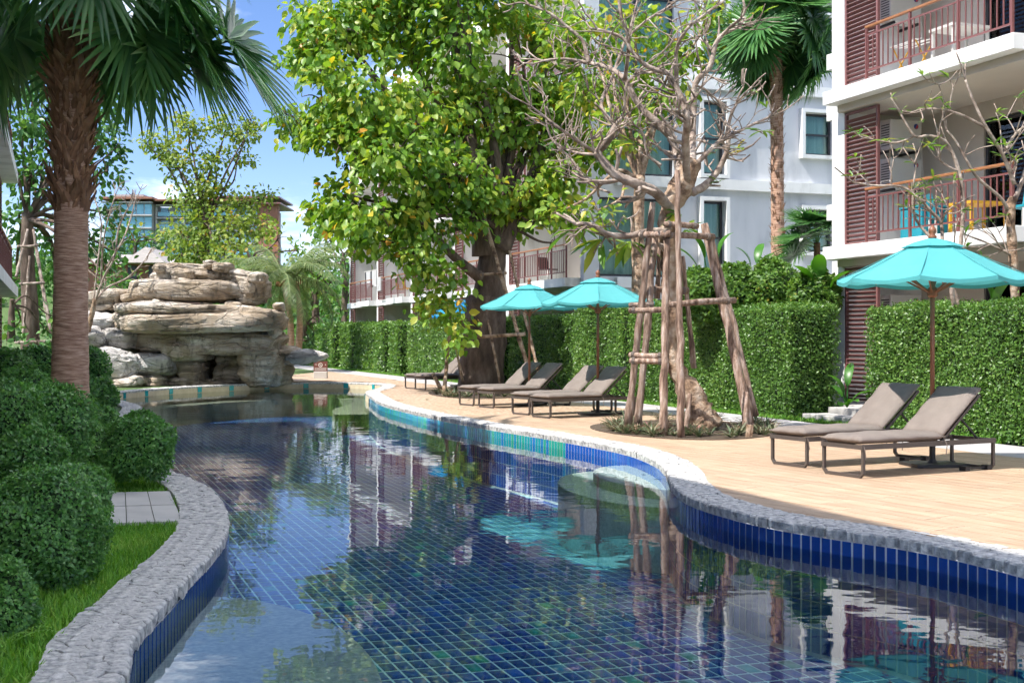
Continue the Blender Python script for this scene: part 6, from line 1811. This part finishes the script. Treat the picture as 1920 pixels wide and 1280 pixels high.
# ================================================================== FAR BACKGROUND
# house roof left of the rock
hs = empty("house", P(275, 620, 105)); tag(hs, "low house with grey hipped roof left of the rock", "house"); k = 105/F
def HP(x, y, dy=0): return P(x, y, 105 + dy)
w = MB(); a, b = HP(150, 497), HP(345, 497); w.box(a.x, b.x, 103, 112, 0, a.z); w.build("wall", M_TERRA, hs)
w = MB(); z0 = HP(0, 498).z; z1 = HP(0, 474).z
x0, x1, y0_, y1_ = HP(140, 0).x, HP(352, 0).x, 102.2, 113
w.v = [(x0, y0_, z0), (x1, y0_, z0), (x1, y1_, z0), (x0, y1_, z0), (x0 + 3, 107.5, z1), (x1 - 3, 107.5, z1)]
w.f = [(0, 1, 5, 4), (1, 2, 5), (2, 3, 4, 5), (3, 0, 4), (3, 2, 1, 0)]
rf = w.build("roof", M_ROOF, hs)
w = MB(); gx0, gx1 = HP(255, 0).x, HP(335, 0).x; gz = HP(0, 468).z; gm = (gx0+gx1)/2
w.v = [(gx0, 101.0, z0 + .02), (gx1, 101.0, z0 + .02), (gm, 101.6, gz), (gm, 107, gz), (gx0, 107, z0+.02), (gx1, 107, z0+.02)]
w.f = [(0, 1, 2), (0, 2, 3, 4), (1, 5, 3, 2), (0, 4, 5, 1)]
w.build("gable", M_ROOF, rf)
for x in (262, 300, 322):
    w = MB(); p = HP(x, 503); w.box(p.x - .35, p.x + .35, 102.9, 103.1, p.z - 1.2, p.z + .1); w.build("window", M_FRAME, hs)
# wooded hill with the hotel
hill = MB(); nx, ny = 60, 24; V = []
for i in range(nx+1):
    for j in range(ny+1):
        x = -260 + 360*i/nx; y = 170 + 330*j/ny
        z = 20*math.exp(-((x+78)/70)**2)*min(1, max(0, (y-190)/80))**1.2*(1 if y < 330 else 1) - .4 + 1.2*math.sin(x*.11)*math.sin(y*.07)*min(1, max(0, (y-190)/60))
        V.append((x, y, z))
hill.v = V; hill.f = [(i*(ny+1)+j, (i+1)*(ny+1)+j, (i+1)*(ny+1)+j+1, i*(ny+1)+j+1) for i in range(nx) for j in range(ny)]
tag(hill.build("hill", M_LAWN, smooth=True), "wooded hill below the distant hotel", kind="structure")
blobs = []
rs = random.Random(12)
for _ in range(240):
    x = rs.uniform(-210, 40); y = rs.uniform(195, 278)
    z = 20*math.exp(-((x+78)/70)**2)*min(1, max(0, (y-190)/80))**1.2
    blobs.append(((x, y, z + rs.uniform(1.0, 2.6)), rs.uniform(2.0, 3.6)))
wd = inst("wooded_slope", crown_leaves(blobs, 16, 1.0, M_DARKL, LEAF_ROUND, .3, 44, .4)); tag(wd, "mass of trees covering the distant hill", "wood", kind="stuff")
YH = 290; kh = YH/F
ht = empty("hotel", P(360, 480, YH)); tag(ht, "distant hotel with glass balconies and flat brown roofs on the hill", "building")
def HX(x): return (x - 960)*kh
def HZ(y): return EYE - (y - HOR)*kh
def hbox(name, x0, x1, ytop, ybot, d0, d1, mat, par=None):
    w_ = MB(); w_.box(HX(x0), HX(x1), YH + d0, YH + d1, HZ(ybot), HZ(ytop)); return w_.build(name, mat, par or ht)
hbox("wall", 196, 284, 382, 500, 0, 14, M_FARW); hbox("wall", 284.2, 500, 386, 500, 4, 18, M_FARW); hbox("wall", 480, 519, 380, 500, 1.5, 3.8, M_TERRA)
hbox("roof", 190, 290, 370.5, 374.5, -2, 16, M_TERRA); hbox("roof", 291, 470, 374, 377, -1, 18, M_TERRA); hbox("roof", 395, 524, 368, 371, 0, 18, M_BROWN); hbox("roof", 476, 526, 379.5, 382, 0, 18, M_BROWN)
hbox("roof", 205, 262, 362, 370, 3, 10, M_ROOF)
for y in (380, 404, 428, 452):
    hbox("floor_band", 192, 287, y - 1.2, y + 1.2, -1.2, -.02, M_FARW); hbox("floor_band", 287.2, 480, y + 1.6, y + 4.4, 1.8, 3.98, M_FARW)
    for x in range(196, 282, 15):
        g_ = hbox("window", x + 1, x + 14, y + 3, y + 22, -.35, -.02, M_FGLASS)
    for x in range(292, 476, 26):
        g_ = hbox("window", x + 2, x + 15, y + 7, y + 23, 3.5, 3.98, M_FGLASS); hbox("balustrade", x, x + 24, y + 16, y + 24, 1.9, 2.0, M_FGLASS, g_)
    for x in (288, 340, 392, 444): hbox("pier", x - 2, x + 2, y + 4.5, y + 25.4, 2.2, 3.9, M_FARW)
